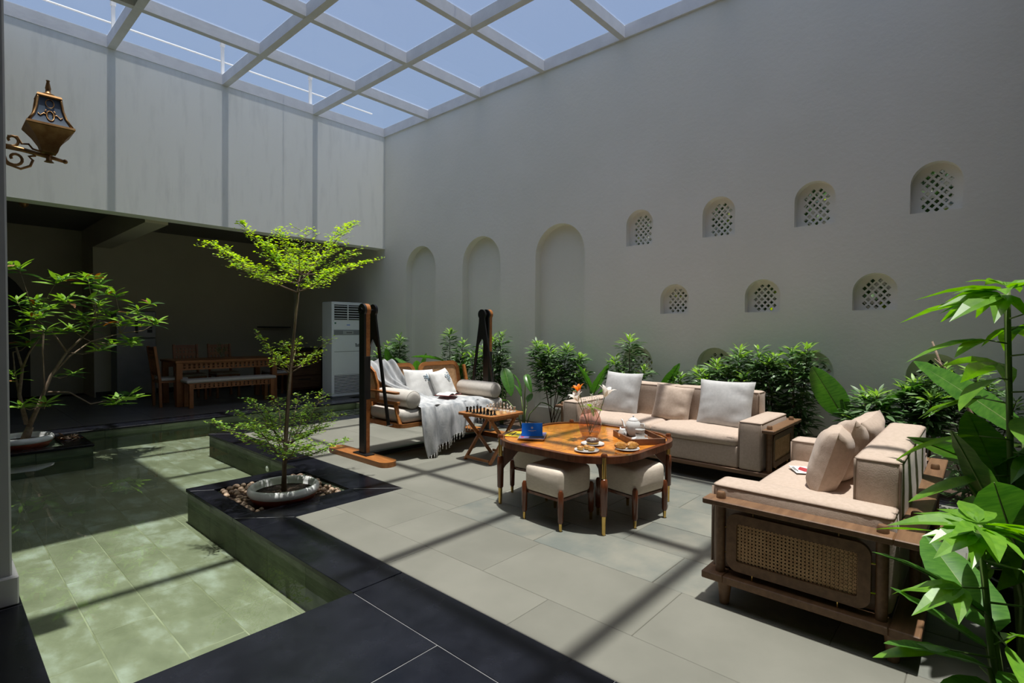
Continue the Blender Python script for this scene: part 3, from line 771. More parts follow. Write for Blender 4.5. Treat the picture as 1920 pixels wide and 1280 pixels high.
def leafgrid(p, L, w, M, droop=.3, fold=.15, n=6, tipp=.9, wave=0):
    def f(u, v):
        a = (v-.5)*2; ww = w/2*(sin(pi*min(1, u**tipp)))**.8 if 0 < u < 1 else 0
        return (L*u, a*ww, -droop*L*u*u+abs(a)*ww*fold+wave*sin(u*9+a*2)*ww)
    return p.grid(f, n, 2, M)
lm = P(); leafgrid(lm, 1, .3, None, .25, .2); LEAF1 = lm.mesh('leaf', LEAFG, 180)
for k, (az, el, L) in enumerate([(3.6, .6, .11), (4.6, .1, .10), (5.2, -.9, .09), (2.4, .3, .08), (.4, .2, .08), (4.2, -.7, .08)]):
    o = link('leaf', LEAF1, fil, (.012*cos(az), .012*sin(az), .205), (0, -el, az)); o.scale = (L, L, L)
# tray
tr = thing('serving_tray', 'wooden serving tray with raised edges on the coffee table', 'tray', (3.525, 1.90, ZB), R(52))
P().box(-.178, .178, -.13, .13, 0, .008).obj('tray_base', TRAYW, tr)
for (a, b, c, d) in ((-.178, .178, -.13, -.12), (-.178, .178, .12, .13), (-.178, -.168, -.12, .12), (.168, .178, -.12, .12)):
    P().box(a, b, c, d, .008, .045, .002).obj('side', TRAYW, tr)
# teapot, jug, cup and saucer
def put(t, p, name, M, sm=60): return p.obj(name, M, t, sm)
tp = thing('teapot', 'round white porcelain teapot standing on the serving tray', 'teapot', (3.60, 1.985, ZB+.008), R(100))
P().lathe([(.030, 0), (.034, .004), (.040, .015), (.056, .045), (.060, .075), (.052, .105), (.036, .118), (.034, .122)], n=28).obj('body', CERAM, tp, 180)
ld = P().lathe([(.038, .120), (.034, .128), (.018, .140), (.006, .143)], n=24).obj('lid', CERAM, tp, 60)
P().ball((0, 0, .150), (.007, .007, .009), 10, 8).obj('knob', CERAM, ld, 180)
P().tube([(.050, 0, .045), (.075, 0, .070), (.084, 0, .105), (.094, 0, .120)], [.013, .010, .007, .006], 10).obj('spout', CERAM, tp, 180)
P().tube([(-.054, 0, .095), (-.082, 0, .10), (-.09, 0, .07), (-.075, 0, .045), (-.055, 0, .04)], .005, 8).obj('handle', CERAM, tp, 180)
jg = thing('milk_jug', 'small white milk jug beside the teapot on the tray', 'jug', (3.475, 2.005, ZB+.008), R(60))
P().lathe([(.018, 0), (.024, .006), (.033, .028), (.032, .045), (.022, .062), (.021, .070)], n=22).obj('body', CERAM, jg, 180)
P().tube([(-.030, 0, .05), (-.046, 0, .045), (-.044, 0, .025), (-.032, 0, .02)], .0035, 8).obj('handle', CERAM, jg, 180)
P().tube([(.020, 0, .055), (.034, 0, .074)], [.010, .004], 8).obj('spout', CERAM, jg, 180)
sc_ = tag(P().lathe([(.001, .002), (.028, .002), (.036, .005), (.062, .013), (.061, .016), (.034, .008), (.001, .006)], n=28).obj('saucer', CERAM, None, 60, (3.475, 1.86, ZB+.008)), 'white saucer under the stacked cups on the tray', 'saucer')
def cup(x, y, z, lab, a):
    c = thing('teacup', lab, 'cup', (x, y, z), a, 'stacked white teacups')
    P().lathe([(.017, 0), (.020, .003), (.030, .015), (.036, .045), (.0345, .045), (.028, .016), (.001, .008)], n=24).obj('bowl', CERAM, c, 60)
    P().tube([(.033, 0, .038), (.050, 0, .036), (.048, 0, .016), (.028, 0, .013)], .003, 8).obj('handle', CERAM, c, 180)
cup(3.475, 1.86, ZB+.0155, 'white teacup standing on the saucer on the tray', -1.2)
cup(3.475, 1.86, ZB+.046, 'upper white teacup stacked inside the lower one on the tray', .4)
# plates
plm = P().lathe([(.001, .002), (.050, .002), (.055, .005), (.083, .011), (.082, .014), (.053, .0085), (.001, .006)], n=36).mesh('plate', CERAM, 60)
for x, y, lab in ((2.955, 1.975, 'white plate with three small tarts near the table edge'), (3.15, 2.055, 'white plate with an iced chocolate doughnut in front of the vase'), (3.185, 1.80, 'white plate holding two croissants beside the tray')):
    tag(link('plate', plm, None, (x, y, ZB)), lab, 'plate', 'white pastry plates')
def croissant(x, y, a, lab):
    p = P()
    n = 22
    def f(u, v):
        th = (u-.5)*2.5; R0 = .036; c = (R0*sin(th), R0*(1-cos(th))); w = cos((u-.5)*pi*.94)**.75
        sg = (abs(u-.5)*7.5) % 1.0; r = .0265*w*(.80+.26*(1-sg)**.6); b = 2*pi*v
        nx, ny = -sin(th), cos(th)
        return (c[0]*1.1+nx*r*cos(b)*1, c[1]+ny*r*cos(b), .0265+r*sin(b)*1.0)
    p.grid(f, n*3, 12)
    return tag(p.obj('croissant', CROIS, None, 180, (x, y, ZB+.0045), ), lab, 'croissant', 'croissants on the plate').__setattr__('rotation_euler', (0, 0, a))
croissant(3.15, 1.828, 2.1, 'golden croissant on the left half of its plate')
croissant(3.205, 1.775, 2.5, 'golden croissant on the right half of its plate')
for k, (dx, dy, lab) in enumerate([(-.030, .030, 'left one of the small tarts on the front plate'), (.022, .012, 'small tart at the back between the two others'), (.004, -.036, 'right one of the small tarts on the front plate')]):
    mf = thing('tart', lab, 'tart', (2.955+dx, 1.975+dy, ZB+.0085), 0, 'small tarts on the front plate')
    P().lathe([(.016, 0), (.024, .014), (.0245, .018)], n=20).obj('case', MUFF, mf, 60)
    p = P(); p.ball((0, 0, .018), (.0235, .0235, .012), 18, 8); p.obj('top', CROIS, mf, 180)
    p = P(); p.ball((.006, 0, .029), (.007, .008, .004), 8, 5); p.obj('glaze', CHOC, mf, 180)
dn = thing('doughnut', 'chocolate iced doughnut dusted with sugar on a plate', 'doughnut', (3.15, 2.055, ZB+.0085))
p = P(); p.lathe([(.010+.017*(1+cos(a))*1.0, .017+.017*sin(a)) for a in [2*pi*i/14 for i in range(15)]], n=24); p.obj('dough', MUFF, dn, 180)
P().lathe([(.010+.0175*(1+cos(a)), .0175+.0180*sin(a)) for a in [pi*i/8 for i in range(9)]], n=24).obj('icing', CHOC, dn, 180)
p = P()
for k in range(110):
    a = rr.uniform(0, 6.28); b = rr.uniform(.5, 2.6); r = .010+.018*(1+cos(b))
    p.ball((r*cos(a), r*sin(a), .0175+.0185*sin(b)), (.003, .0025, .0015), 5, 3)
p.obj('sugar', SUGAR, dn, kind='stuff')
# magazines and blue card
def mag(x, y, z, w, h, th, a, M, lab, extra=None):
    t = thing('magazine', lab, 'magazine', (x, y, z), a, 'magazines on the coffee table')
    P().box(-w/2, w/2, -h/2, h/2, 0, th*.85).obj('pages', PAPER, t)
    P().box(-w/2-.001, w/2, -h/2-.001, h/2+.001, th*.85, th).obj('cover', M, t)
    if extra: extra(t, th)
def yprint(t, th):
    P().prism([(-.06, -.08), (-.03, -.08), (-.02, -.02), (-.045, -.03)], th, th+.0006).prism([(.0, -.08), (.02, -.08), (.05, -.01), (.03, 0)], th, th+.0006).box(-.07, .06, .05, .062, th, th+.0006).box(-.07, .0, .075, .082, th, th+.0006).obj('print', INKB, t)
    P().prism([(.03*cos(a)-.02, .02*sin(a)+.01) for a in [2*pi*i/12 for i in range(12)]], th, th+.0006).obj('print', mat('green_print', (.25, .45, .2)), t)
mag(3.07, 2.655, ZB, .20, .26, .006, .45, YEL, 'yellow covered magazine under the violet one by the blue card', yprint)
mag(3.06, 2.53, ZB+.0062, .19, .25, .006, -1.05, YEL, 'middle magazine in the pile beneath the violet covered one')
def vprint(t, th):
    P().box(-.02, .09, -.11, -.02, th, th+.0006).obj('print', INKB, t); P().box(-.08, -.06, -.1, .1, th, th+.0006).obj('print', REDC, t)
mag(3.055, 2.525, ZB+.0126, .19, .25, .005, -.98, PURP, 'violet covered magazine carrying the blue tent card', vprint)
bc = thing('tent_card', 'bright blue folded card with a small white star standing on magazines', 'card', (3.045, 2.525, ZB+.0178), 0)
bx = Vector((.14, -.155, 0)).normalized(); byy = Vector((-bx.y, bx.x, 0))
if byy.x < 0: byy = -byy
Mb = Matrix((bx, byy, Vector((0, 0, 1)))).transposed().to_4x4()
def tilt(sg): return Mb @ Matrix.Translation((0, sg*.03, 0)) @ Matrix.Rotation(sg*.30, 4, 'X')
P().box(-.078, .078, -.0008, .0008, 0, .098, M=tilt(-1) ).obj('front_panel', BLUE, bc, 0)
P().box(-.078, .078, -.0008, .0008, 0, .098, M=tilt(1)).obj('back_panel', PAPER, bc, 0)
star = [((.011 if i % 2 == 0 else .0055)*sin(2*pi*i/10), .062+(.011 if i % 2 == 0 else .0055)*cos(2*pi*i/10)) for i in range(10)]
P().prism(star, .0009, .0014, tilt(-1) @ Matrix.Rotation(pi/2, 4, 'X'), holes=[[(.003*cos(a), .062+.003*sin(a)) for a in [2*pi*i/8 for i in range(8)]]]).obj('star_emblem', PAPER, bc, 0)
P().box(-.030, .030, -.0014, -.0009, .040, .0425, M=tilt(-1)).box(-.012, .012, -.0014, -.0009, .035, .0365, M=tilt(-1)).obj('small_print', PAPER, bc, 0)

# ------------------------------------------------------------------ chess table and pieces
ct = thing('chess_table', 'folding wooden side table with crossed legs and inlaid chessboard', 'table', (3.81, 3.70, 0))
P().prism([(-.245, -.215), (-.215, -.245), (.215, -.245), (.245, -.215), (.245, .215), (.215, .245), (-.215, .245), (-.245, .215)], .452, .474).obj('tabletop', TEAK, ct, 0)
CHL = mat('light_square', (.62, .36, .13), (.72, .44, .18), 9, .3); CHD = mat('dark_square', (.25, .09, .03), (.32, .13, .045), 9, .3)
sqm = [P().box(-.0235, .0235, -.0235, .0235, 0, .0012).mesh('board_square', q) for q in (CHL, CHD)]
for i in range(8):
    for j in range(8): link('board_square', sqm[(i+j) % 2], ct, ((i-3.5)*.048, (j-3.5)*.048, .474))
for y in (-.18, .165):
    P().bar((-.20, y, .0), (.19, y, .452), .022, .032, .002).obj('leg', TEAK, ct, 0)
    P().bar((.20, y+.022, .0), (-.19, y+.022, .452), .022, .032, .002).obj('leg', TEAK, ct, 0)
for x in (-.195, .195): P().box(x-.008, x+.008, -.165, .16, .02, .045, .002).obj('stretcher', TEAK, ct, 0)
P().box(-.20, .20, -.20, -.18, .42, .452).box(-.20, .20, .17, .19, .42, .452).obj('apron', TEAK, ct, 0)
for q in list(ct.children):
    if q.name.startswith('leg'):
        pass
def piece(kind):
    base = [(.0135, 0), (.0140, .003), (.0120, .006), (.0085, .010)]
    p = P()
    if kind == 'pawn': p.lathe(base+[(.0055, .022), (.0075, .025), (.0045, .027)], n=12); p.ball((0, 0, .032), .0072, 10, 6)
    if kind == 'rook': p.lathe(base+[(.0070, .028), (.0100, .031), (.0105, .042), (.007, .042), (.007, .038), (.0001, .038)], n=12)
    if kind == 'bishop': p.lathe(base+[(.0055, .034), (.0085, .036), (.0055, .038), (.0080, .046), (.0045, .056), (.002, .060), (.0001, .061)], n=12)
    if kind == 'knight':
        p.lathe(base+[(.0080, .018), (.0001, .019)], n=12)
        p.prism([(-.008, .015), (.008, .015), (.006, .028), (.014, .034), (.012, .040), (.002, .050), (-.004, .048), (-.010, .036), (-.009, .024)], -.005, .005, Matrix.Rotation(pi/2, 4, 'X'))
    if kind == 'queen': p.lathe(base+[(.0055, .042), (.0095, .045), (.0055, .047), (.0100, .060), (.006, .062), (.0001, .066)], n=12)
    if kind == 'king':
        p.lathe(base+[(.0060, .044), (.0100, .047), (.0060, .049), (.0095, .062), (.004, .066), (.0001, .067)], n=12)
        p.box(-.0015, .0015, -.001, .001, .066, .078).box(-.0045, .0045, -.001, .001, .070, .073)
    return p
CM = {}
for col, M in (('black', CHB), ('white', CHW)):
    for kd in ('pawn', 'rook', 'bishop', 'knight', 'queen', 'king'): CM[col, kd] = piece(kd).mesh('chess_'+kd, M, 40)
back = ['rook', 'knight', 'bishop', 'queen', 'king', 'bishop', 'knight', 'rook']
def chess(col, kd, i, j, lab):
    o = link('chess_'+kd, CM[col, kd], None, (3.81+(i-3.5)*.048, 3.70+(j-3.5)*.048, .4752), (0, 0, 0 if col == 'black' else pi))
    o.scale = (1.25, 1.25, 1.2)
    tag(o, lab, 'chess piece', col+' chess pieces'+('' if kd != 'pawn' else ', pawns'))
colof = ['nearest rook', 'nearest knight', 'nearest bishop', 'queen', 'king', 'farther bishop', 'farther knight', 'farthest rook']
nm = {'rook': 'castle shaped rook', 'knight': 'horse head knight', 'bishop': 'pointed bishop'}
for j in range(8):
    kd = back[j]; side = 'far left' if j > 3 else 'front'
    for col, i in (('black', 0), ('white', 7)):
        lab = f'{col} {nm[kd]} at the {side} end of its row' if kd in nm else (f'tall {col} king with a cross on the chessboard' if kd == 'king' else f'tall {col} queen beside the king on the chessboard')
        chess(col, kd, i, j, lab)
for j in (0, 2, 4): chess('black', 'pawn', 1, j, f'black pawn in front of the {colof[j]}')
for j in range(8): chess('white', 'pawn', 6, j, f'white pawn in front of the {colof[j]}')

# ------------------------------------------------------------------ swing
sw = thing('swing', 'wooden swing seat with cane back hanging between two black posts', 'swing', (0, 0, 0))
YS = 4.62
def swing_post(x, lab=None):
    b = P().prism(rrect(.09, .53, .085, 6), 0, .05).obj('foot', TEAK, sw, 30, (x, YS+.05, 0))
    P().box(-.05, .05, -.12, .12, .05, .062, .003).obj('base_plate', BLACK, sw, 30, (x, YS, 0))
    side = [(-.045, 0), (.045, 0), (.045, 1.37)]+[(.062*cos(a), 1.43+.062*sin(a)) for a in [-.75+(pi+1.5)*i/18 for i in range(19)]]+[(-.045, 1.37)]
    T = Matrix(((0, 0, 1, 0), (1, 0, 0, 0), (0, 1, 0, .062), (0, 0, 0, 1)))
    P().prism([(a*.8, c) if c < 1.3 else (a*.95, c) for a, c in side], .002, .048, T).obj('wooden_post', TEAK, sw, 30, (x, YS, 0))
    P().prism(side, -.022, .002, T).obj('black_post_plate', BLACK, sw, 30, (x, YS, 0))
    P().box(-.021, .051, -.046, .046, .60, 1.03, .002).obj('black_sleeve', BLACK, sw, 30, (x, YS, 0))
    P().tube([(-.034, 0, 1.49), (.14 if x < 4 else .06, 0, 1.49)], .012, 12).obj('axle', STEEL, sw, 60, (x, YS, 0))
    P().tube([(-.034, 0, 1.49), (-.026, 0, 1.49)], .024, 12).obj('bolt', BLACK, sw, 60, (x, YS, 0))
X1, X2 = 2.93, 4.68
swing_post(X1); swing_post(X2)
P().box(X1+.05, X2-.05, YS-.03, YS+.03, .012, .052, .003).obj('floor_bar', BLACK, sw)
for x in (X1+.115, X2-.085):
    P().prism([(.062*cos(2*pi*i/20), 1.49+.062*sin(2*pi*i/20)) for i in range(20)], -.012, .012, Matrix(((0, 0, 1, x), (1, 0, 0, YS), (0, 1, 0, 0), (0, 0, 0, 1)))).obj('link_disc', BLACK, sw, 60)
    P().bar((x, YS-.02, 1.46), (x, YS-.26, .355), .022, .036, .003, up=(0, 1, 0)).obj('hanging_rod', BLACK, sw)
    P().bar((x, YS+.02, 1.46), (x, YS+.20, .38), .022, .036, .003, up=(0, 1, 0)).obj('hanging_rod', BLACK, sw)
    P().prism([(-.045, 1.46), (.045, 1.46), (.06, 1.12), (.0, 1.20), (-.065, 1.12)], -.010, .010, Matrix(((0, 0, 1, x), (1, 0, 0, YS), (0, 1, 0, 0), (0, 0, 0, 1)))).obj('link_plate', BLACK, sw, 30)
    P().tube([(x-.02, YS-.26, .355), (x+.07*(1 if x < 4 else -1), YS-.26, .355)], .008, 8).obj('bolt', STEEL, sw)
# seat
xa, xb, ya, yb = 3.10, 4.60, 4.24, 4.86
P().prism(rrect((xb-xa)/2, (yb-ya)/2, .09, 6, (xa+xb)/2, (ya+yb)/2), .325, .365).obj('seat_frame', TEAKX, sw, 40)
p = P(); soft_block(p, xa+.03, xb-.0, ya+.01, yb-.02, .366, .50, .05, .012, wr=.003, seed=6); swc = p.obj('seat_cushion', SWINGF, sw, 180)
# cane backs: two rounded panels leaning back
def back_panel(x0, x1, nm):
    w = (x1-x0)/2; h = .22
    T = Matrix.Translation(((x0+x1)/2, 4.90, .70)) @ Matrix.Rotation(R(-12), 4, 'X') @ Matrix.Rotation(pi/2, 4, 'X')
    def shp(w, h, r): return [(-w, -h), (w, -h)]+[(w-r+r*cos(a), h-r+r*sin(a)) for a in [pi/2*i/7 for i in range(8)]]+[(-w+r+r*cos(a), h-r+r*sin(a)) for a in [pi/2+pi/2*i/7 for i in range(8)]]
    fr = P().prism(shp(w, h, .10), -.015, .015, T, holes=[shp(w-.045, h-.045, .06)[::-1]]).obj('back_frame', TEAKX, sw, 30)
    c = P(); cane_panel(c, 2*(w-.04), 2*(h-.04), .0135, t=.0022)
    T2 = T @ Matrix.Rotation(-pi/2, 4, 'X')
    c.v = [tuple(T2 @ Vector(q)) for q in c.v]; c.obj('cane_weave', CANE, fr, 0, kind='stuff')
    P().prism(shp(w-.04, h-.04, .06), -.006, -.004, T).obj('panel_lining', CANE, fr, 0)
back_panel(3.17, 3.80, 0); back_panel(3.86, 4.48, 1)
# end cane panel and arm at both ends
for x, s in ((3.125, 1), (4.575, -1)):
    pts = [(4.30, .365), (4.34, .53), (4.52, .53), (4.86, .53), (4.86, .365)]
    P().bar((x, 4.28, .36), (x, 4.36, .56), .025, .04, .003, up=(1, 0, 0)).obj('arm_support', TEAK, sw)
    P().bar((x, 4.30, .565), (x, 4.86, .565), .03, .035, .003).obj('arm_rail', TEAK, sw)
    P().prism(rrect(.032, .29, .03, 5, x, 4.60), .655 if s > 0 else .62, .675 if s > 0 else .64).obj('armrest', TEAK, sw)
    P().bar((x, 4.80, .36), (x, 4.93, .86), .03, .04, .003, up=(1, 0, 0)).obj('arm_post', TEAK, sw)
    if s > 0:
        T = Matrix(((0, 0, 1, x-.008), (1, 0, 0, 4.70), (0, 1, 0, .70), (0, 0, 0, 1)))
        shp = [(-.02, -.12), (.17, -.12), (.22, .20), (.14, .20), (.04, .14), (-.02, .02)]
        fr = P().prism([(-.06, -.15), (.20, -.15), (.25, .24), (.13, .235), (.0, .16), (-.06, .03)], -.012, .012, T, holes=[shp[::-1]]).obj('end_frame', TEAK, sw, 30)
        P().prism(shp, -.003, .003, T).obj('end_cane', CANE, fr, 0)
# bolsters
for x, lab, z in ((3.275, 'grey linen bolster at the blanket end of the swing', .593), (4.47, 'grey linen bolster at the far right end of the swing', .593)):
    prof = [(.0001, -.31), (.05, -.312), (.082, -.30), (.092, -.27), (.094, 0), (.092, .27), (.082, .30), (.05, .312), (.0001, .31)]
    bo = thing('bolster', lab, 'cushion', (x, 4.56, z), 0, 'bolsters on the swing')
    P().lathe(prof, n=28, axis='y').obj('cover', SWINGF, bo, 180)
    ring(P(), [(.086*cos(2*pi*i/24), -.295, .086*sin(2*pi*i/24)) for i in range(24)], .003).obj('piping', SWINGF, bo, 180)
# white cushions with a blue print
def printed(o):
    pr_ = P()
    rnd = random.Random(o.name)
    for k in range(26):
        a = rnd.uniform(0, 6.28); r = rnd.uniform(0, .05); x, z = .05+r*cos(a), .08+r*sin(a)
        y = -.075+.35*((x/.22)**2+(z/.22)**2)*.06-.004
        pr_.ball((x, y, z), (.012, .004, .007), 6, 3, Matrix.Rotation(0, 4, 'Y'))
    pr_.obj('flower_print', BLUEPR, o, 180, kind='stuff')
pillow('white cushion with pale blue print half hidden behind the throw', .42, .40, .14, WHITEF, (3.72, 4.70, .665), (-.38, .05, 0), 'white printed cushions on the swing', 31, printed)
pillow('white cushion with pale blue print standing in front on the swing', .38, .38, .13, WHITEF, (3.98, 4.63, .66), (-.42, -.08, .35), 'white printed cushions on the swing', 32, printed)
# open red book
bk = thing('book', 'open red covered book lying face up on the swing throw', 'book', (3.90, 4.45, .575), .25)
P().box(-.13, .13, -.09, .09, 0, .004).obj('cover', REDC, bk)
for s in (-1, 1):
    def f(u, v, s=s): x = s*.125*u; return (x, -.085+.17*v, .005+.020*(sin(pi*min(1, u*1.15))**.8)*(1-.35*u)+.002)
    pg = P(); pg.grid(f, 8, 2, flip=s > 0); pg.add([(0, -.085, .005), (s*.125, -.085, .005), (s*.125, .085, .005), (0, .085, .005)], [(0, 1, 2, 3)]); pg.obj('pages', PAPER, bk, 180)
# throw blanket draped over the back, across the seat and over the front edge
TH = thing('throw_blanket', 'grey and white woven throw with knotted fringe draped over the swing', 'blanket', (3.5, 4.5, .5))
rows = [((3.16, 5.02, .72), (3.50, 5.03, .70)), ((3.15, 5.00, .88), (3.50, 5.00, .86)), ((3.15, 4.955, .955), (3.50, 4.965, .945)), ((3.17, 4.90, .93), (3.52, 4.91, .925)),
        ((3.22, 4.80, .76), (3.60, 4.83, .74)), ((3.33, 4.70, .68), (3.72, 4.74, .62)), ((3.44, 4.58, .60), (3.90, 4.60, .535)), ((3.40, 4.42, .535), (4.10, 4.44, .53)),
        ((3.34, 4.28, .53), (4.26, 4.30, .53)), ((3.32, 4.225, .50), (4.28, 4.235, .50)), ((3.31, 4.19, .40), (4.30, 4.20, .46)), ((3.33, 4.18, .25), (4.26, 4.18, .41)), ((3.37, 4.17, .12), (4.20, 4.17, .36))]
def catm(P4, t):
    a, b, c, d = [np.array(q, float) for q in P4]
    return .5*((2*b)+(-a+c)*t+(2*a-5*b+4*c-d)*t*t+(-a+3*b-3*c+d)*t**3)
def throwpt(u, v):
    s = v*(len(rows)-1); i = min(int(s), len(rows)-2); t = s-i
    g_ = lambda k: rows[max(0, min(len(rows)-1, k))]
    L = catm([g_(k)[0] for k in range(i-1, i+3)], t); Rr = catm([g_(k)[1] for k in range(i-1, i+3)], t)
    p_ = L*(1-u)+Rr*u
    amp = .016+.012*sin(3*v+1) if v > .25 else .02
    if v > .72: amp = .055
    if .2 < v < .5: amp = .034
    w = sin(u*26+3*sin(v*5))*.6+sin(u*11+v*6+1)*.6
    if v > .72: w = sin(u*30+1.2*v*4)*.8+.5*sin(u*12+2)
    if v > .68: p_[1] -= abs(amp)*(w*.55+.5)
    elif v < .2: p_[1] += (w*.4)*amp*(1 if v < .1 else -1); p_[2] += .006*w
    else: p_[2] += amp*max(-.35, w*.6+.15); p_[1] -= amp*.4*w if v < .5 else 0
    if v > .72: p_[2] -= .11*(1-u)*(1-u)*(v-.72)/.28
    return p_
ths = P(); NU, NV = 70, 90
ths.grid(lambda a, b: tuple(throwpt(a, b)-np.array((3.5, 4.5, .5))), NU, NV)
tho = ths.obj('cloth', THROW, TH, 180)
mo = tho.modifiers.new('thick', 'SOLIDIFY'); mo.thickness = .006; mo.offset = 0
fr = P(); fk = 0
for i in range(34):
    u = (i+.5)/34; q = throwpt(u, 1.0)-np.array((3.5, 4.5, .5)); dx = rr.uniform(-.004, .004)
    L = rr.uniform(.05, .07)
    fr.tube([q+np.array((0, 0, .01)), q+np.array((dx, 0, -.02)), q+np.array((dx*2, -.002, -L))], [.0032, .0042, .0022], 5)
    fr.ball(tuple(q+np.array((dx, 0, -.022))), .0058, 6, 4)
    for s in (-1, 1): fr.tube([q+np.array((dx, 0, -.025)), q+np.array((dx*2+s*.006, -.002, -L-.005))], .0015, 4)
for i in range(10):  # short side fringe near the right hem
    q = throwpt(1.0, .70+.03*i)-np.array((3.5, 4.5, .5))
    fr.tube([q, q+np.array((.012, -.004, -.022)), q+np.array((.014, -.006, -.06))], [.003, .004, .0018], 5); fr.ball(tuple(q+np.array((.012, -.004, -.022))), .0055, 6, 4)
fr.obj('fringe', FRINGE, TH, 180, kind='stuff')

# ------------------------------------------------------------------ leaves and plants
def leaf_tpl(w=.28, droop=.25, fold=.18, n=4, tipp=.85):
    """unit leaf along +x: vertices and faces"""
    vs = []; fs = []
    for i in range(n+1):
        u = i/n; ww = (w/2*sin(pi*min(1, max(0, u)**tipp))**.85) if 0 < i < n else 0.004
        for s in (-1, 0, 1): vs.append((u, s*ww, -droop*u*u+abs(s)*ww*fold))
    for i in range(n):
        for j in (0, 1): a = i*3+j; fs.append((a, a+3, a+4, a+1))
    return np.array(vs), np.array(fs)
TPL = {k: leaf_tpl(*v) for k, v in dict(lance=(.26, .22, .2, 4, .85), broad=(.5, .2, .15, 4, .8), tiny=(.55, .1, .1, 2, .9), long=(.20, .3, .2, 5, .9)).items()}
class Foliage:
    def __init__(s): s.items = []; s.k = 0
    def leaf(s, pos, d, L, tpl='lance', roll=0, k=None):
        s.items.append((pos, d, L, tpl, roll, s.k if k is None else k))
    def obj(s, name, mats, parent, **kw):
        V = []; F = []; MI = []; o = 0
        up = np.array((0, 0, 1.))
        for pos, d, L, tp, roll, k in s.items:
            tv, tf = TPL[tp]; x = np.array(d, float); x /= np.linalg.norm(x)+1e-9
            y = np.cross(up, x); ny = np.linalg.norm(y)
            y = np.array((0, 1., 0)) if ny < 1e-3 else y/ny
            z = np.cross(x, y); c, sn = cos(roll), sin(roll); y, z = y*c+z*sn, z*c-y*sn
            V.append(tv @ np.array((x, y, z))*L+np.array(pos)); F.append(tf+o); MI += [k]*len(tf); o += len(tv)
        V = np.concatenate(V); F = np.concatenate(F)
        me = bpy.data.meshes.new(name); me.from_pydata(V.tolist(), [], F.tolist())
        for q in mats: me.materials.append(q)
        me.polygons.foreach_set('material_index', MI); me.polygons.foreach_set('use_smooth', [True]*len(F)); me.update()
        return link(name, me, parent, **kw)

def shrub(x, y, z, h, seed, label, nst=5, spread=.22, L=.10, dens=1.0, new=.25, bare=.35, tops=None, leaf='lance'):
    t = thing('shrub', label, 'plant', (x, y, z), 0, 'leafy shrubs in the bed along the niche wall'); rd = random.Random(seed)
    st = P(); fo = Foliage()
    for k in range(nst):
        if tops: tx, ty, th = tops[k % len(tops)]
        else:
            a = 2*pi*k/nst+rd.uniform(-.5, .5); r = spread*rd.uniform(.35, 1); tx, ty, th = r*cos(a), r*sin(a), h*rd.uniform(.72, 1)
        pts = [Vector((.03*cos(k), .03*sin(k), 0)), Vector((tx*.35, ty*.35, th*.4)), Vector((tx*.75, ty*.75, th*.75)), Vector((tx, ty, th))]
        st.tube(pts, [.007, .006, .005, .003], 5)
        n = int(58*dens*(th/1.0)+22)
        for i in range(n):
            s = bare+(1-bare)*(i/n)**.8; s = min(1, s+rd.uniform(-.02, .02)); q = s*3; j = min(2, int(q)); f = q-j
            p_ = pts[j].lerp(pts[j+1], f); a = i*2.4+rd.uniform(-.3, .3); el = (-.45+1.2*s**2+rd.uniform(-.25, .25))
            if s > .93: el = rd.uniform(.5, 1.1)
            d = (cos(a)*cos(el), sin(a)*cos(el), sin(el)); ll = L*1.15*rd.uniform(.7, 1.2)*(1 if s < .93 else .7)
            off = rd.uniform(.0, .05)
            fo.leaf((p_.x+d[0]*off, p_.y+d[1]*off, p_.z+d[2]*off*.4), d, ll, leaf, rd.uniform(-.5, .5), 1 if (s > 1-new*.5 and rd.random() < .7) else (2 if rd.random() < .25 else 0))
            # little side shoots
            if dens > .6 and rd.random() < .55 and s < .9:
                for e_ in range(3):
                    a2 = a+rd.uniform(-.9, .9); d2 = (cos(a2), sin(a2), rd.uniform(-.3, .6)); o2 = .06+.03*e_
                    fo.leaf((p_.x+d[0]*o2, p_.y+d[1]*o2, p_.z+d[2]*o2), d2, ll*.8, leaf, rd.uniform(-.6, .6), 0 if rd.random() < .7 else 2)
    st.obj('stems', BARK, t, kind='stuff'); fo.obj('foliage', [LEAFS, LEAFN, LEAFD], t, kind='stuff')
    return t
def bananaleaf_mesh(name, w, M, droop, fold, n=12, ripple=.02):
    p = P()
    for s in (-1, 1):
        def f(u, v, s=s):
            ww = w/2*(sin(pi*min(1, u**.75*.985+.012)))**.6
            return (u, s*v*ww, -droop*u*u+v*ww*fold*(1-.6*v)+ripple*sin(u*30+s)*v*v*.35)
        p.grid(f, n, 4, flip=s < 0)
    p.k = 1; p.tube([(u_/8, 0, -droop*(u_/8)**2-.004) for u_ in range(9)], [.012*(1-.09*u_) for u_ in range(9)], 5)
    return p.mesh(name, [M, STEMG], 180)
BANA = [bananaleaf_mesh('leaf', .42, LEAFB, .15, .35), bananaleaf_mesh('leaf', .36, LEAFB, .45, .5), bananaleaf_mesh('leaf', .50, LEAFB, .05, .2)]
def canna(x, y, z, leaves, label, grp='broad leaved plants in the bed'):
    """leaves: (azimuth, petiole height, outward reach, leaf length, elevation, mesh index, roll)"""
    t = thing('broad_leaved_plant', label, 'plant', (x, y, z), 0, grp)
    for (az, ph, rch, L, el, mi, roll) in leaves:
        tip = Vector((rch*cos(az), rch*sin(az), ph))
        P().tube([(0.02*cos(az), .02*sin(az), 0), (tip.x*.35, tip.y*.35, ph*.6), tip], [.010, .008, .006], 6).obj('stalk', STEMG, t, 180)
        o = link('leaf', BANA[mi], t, tip); o.rotation_euler = (Matrix.Rotation(az, 4, 'Z') @ Matrix.Rotation(-el, 4, 'Y') @ Matrix.Rotation(roll, 4, 'X')).to_euler(); o.scale = (L, L, L)
    return t
zb = -.03
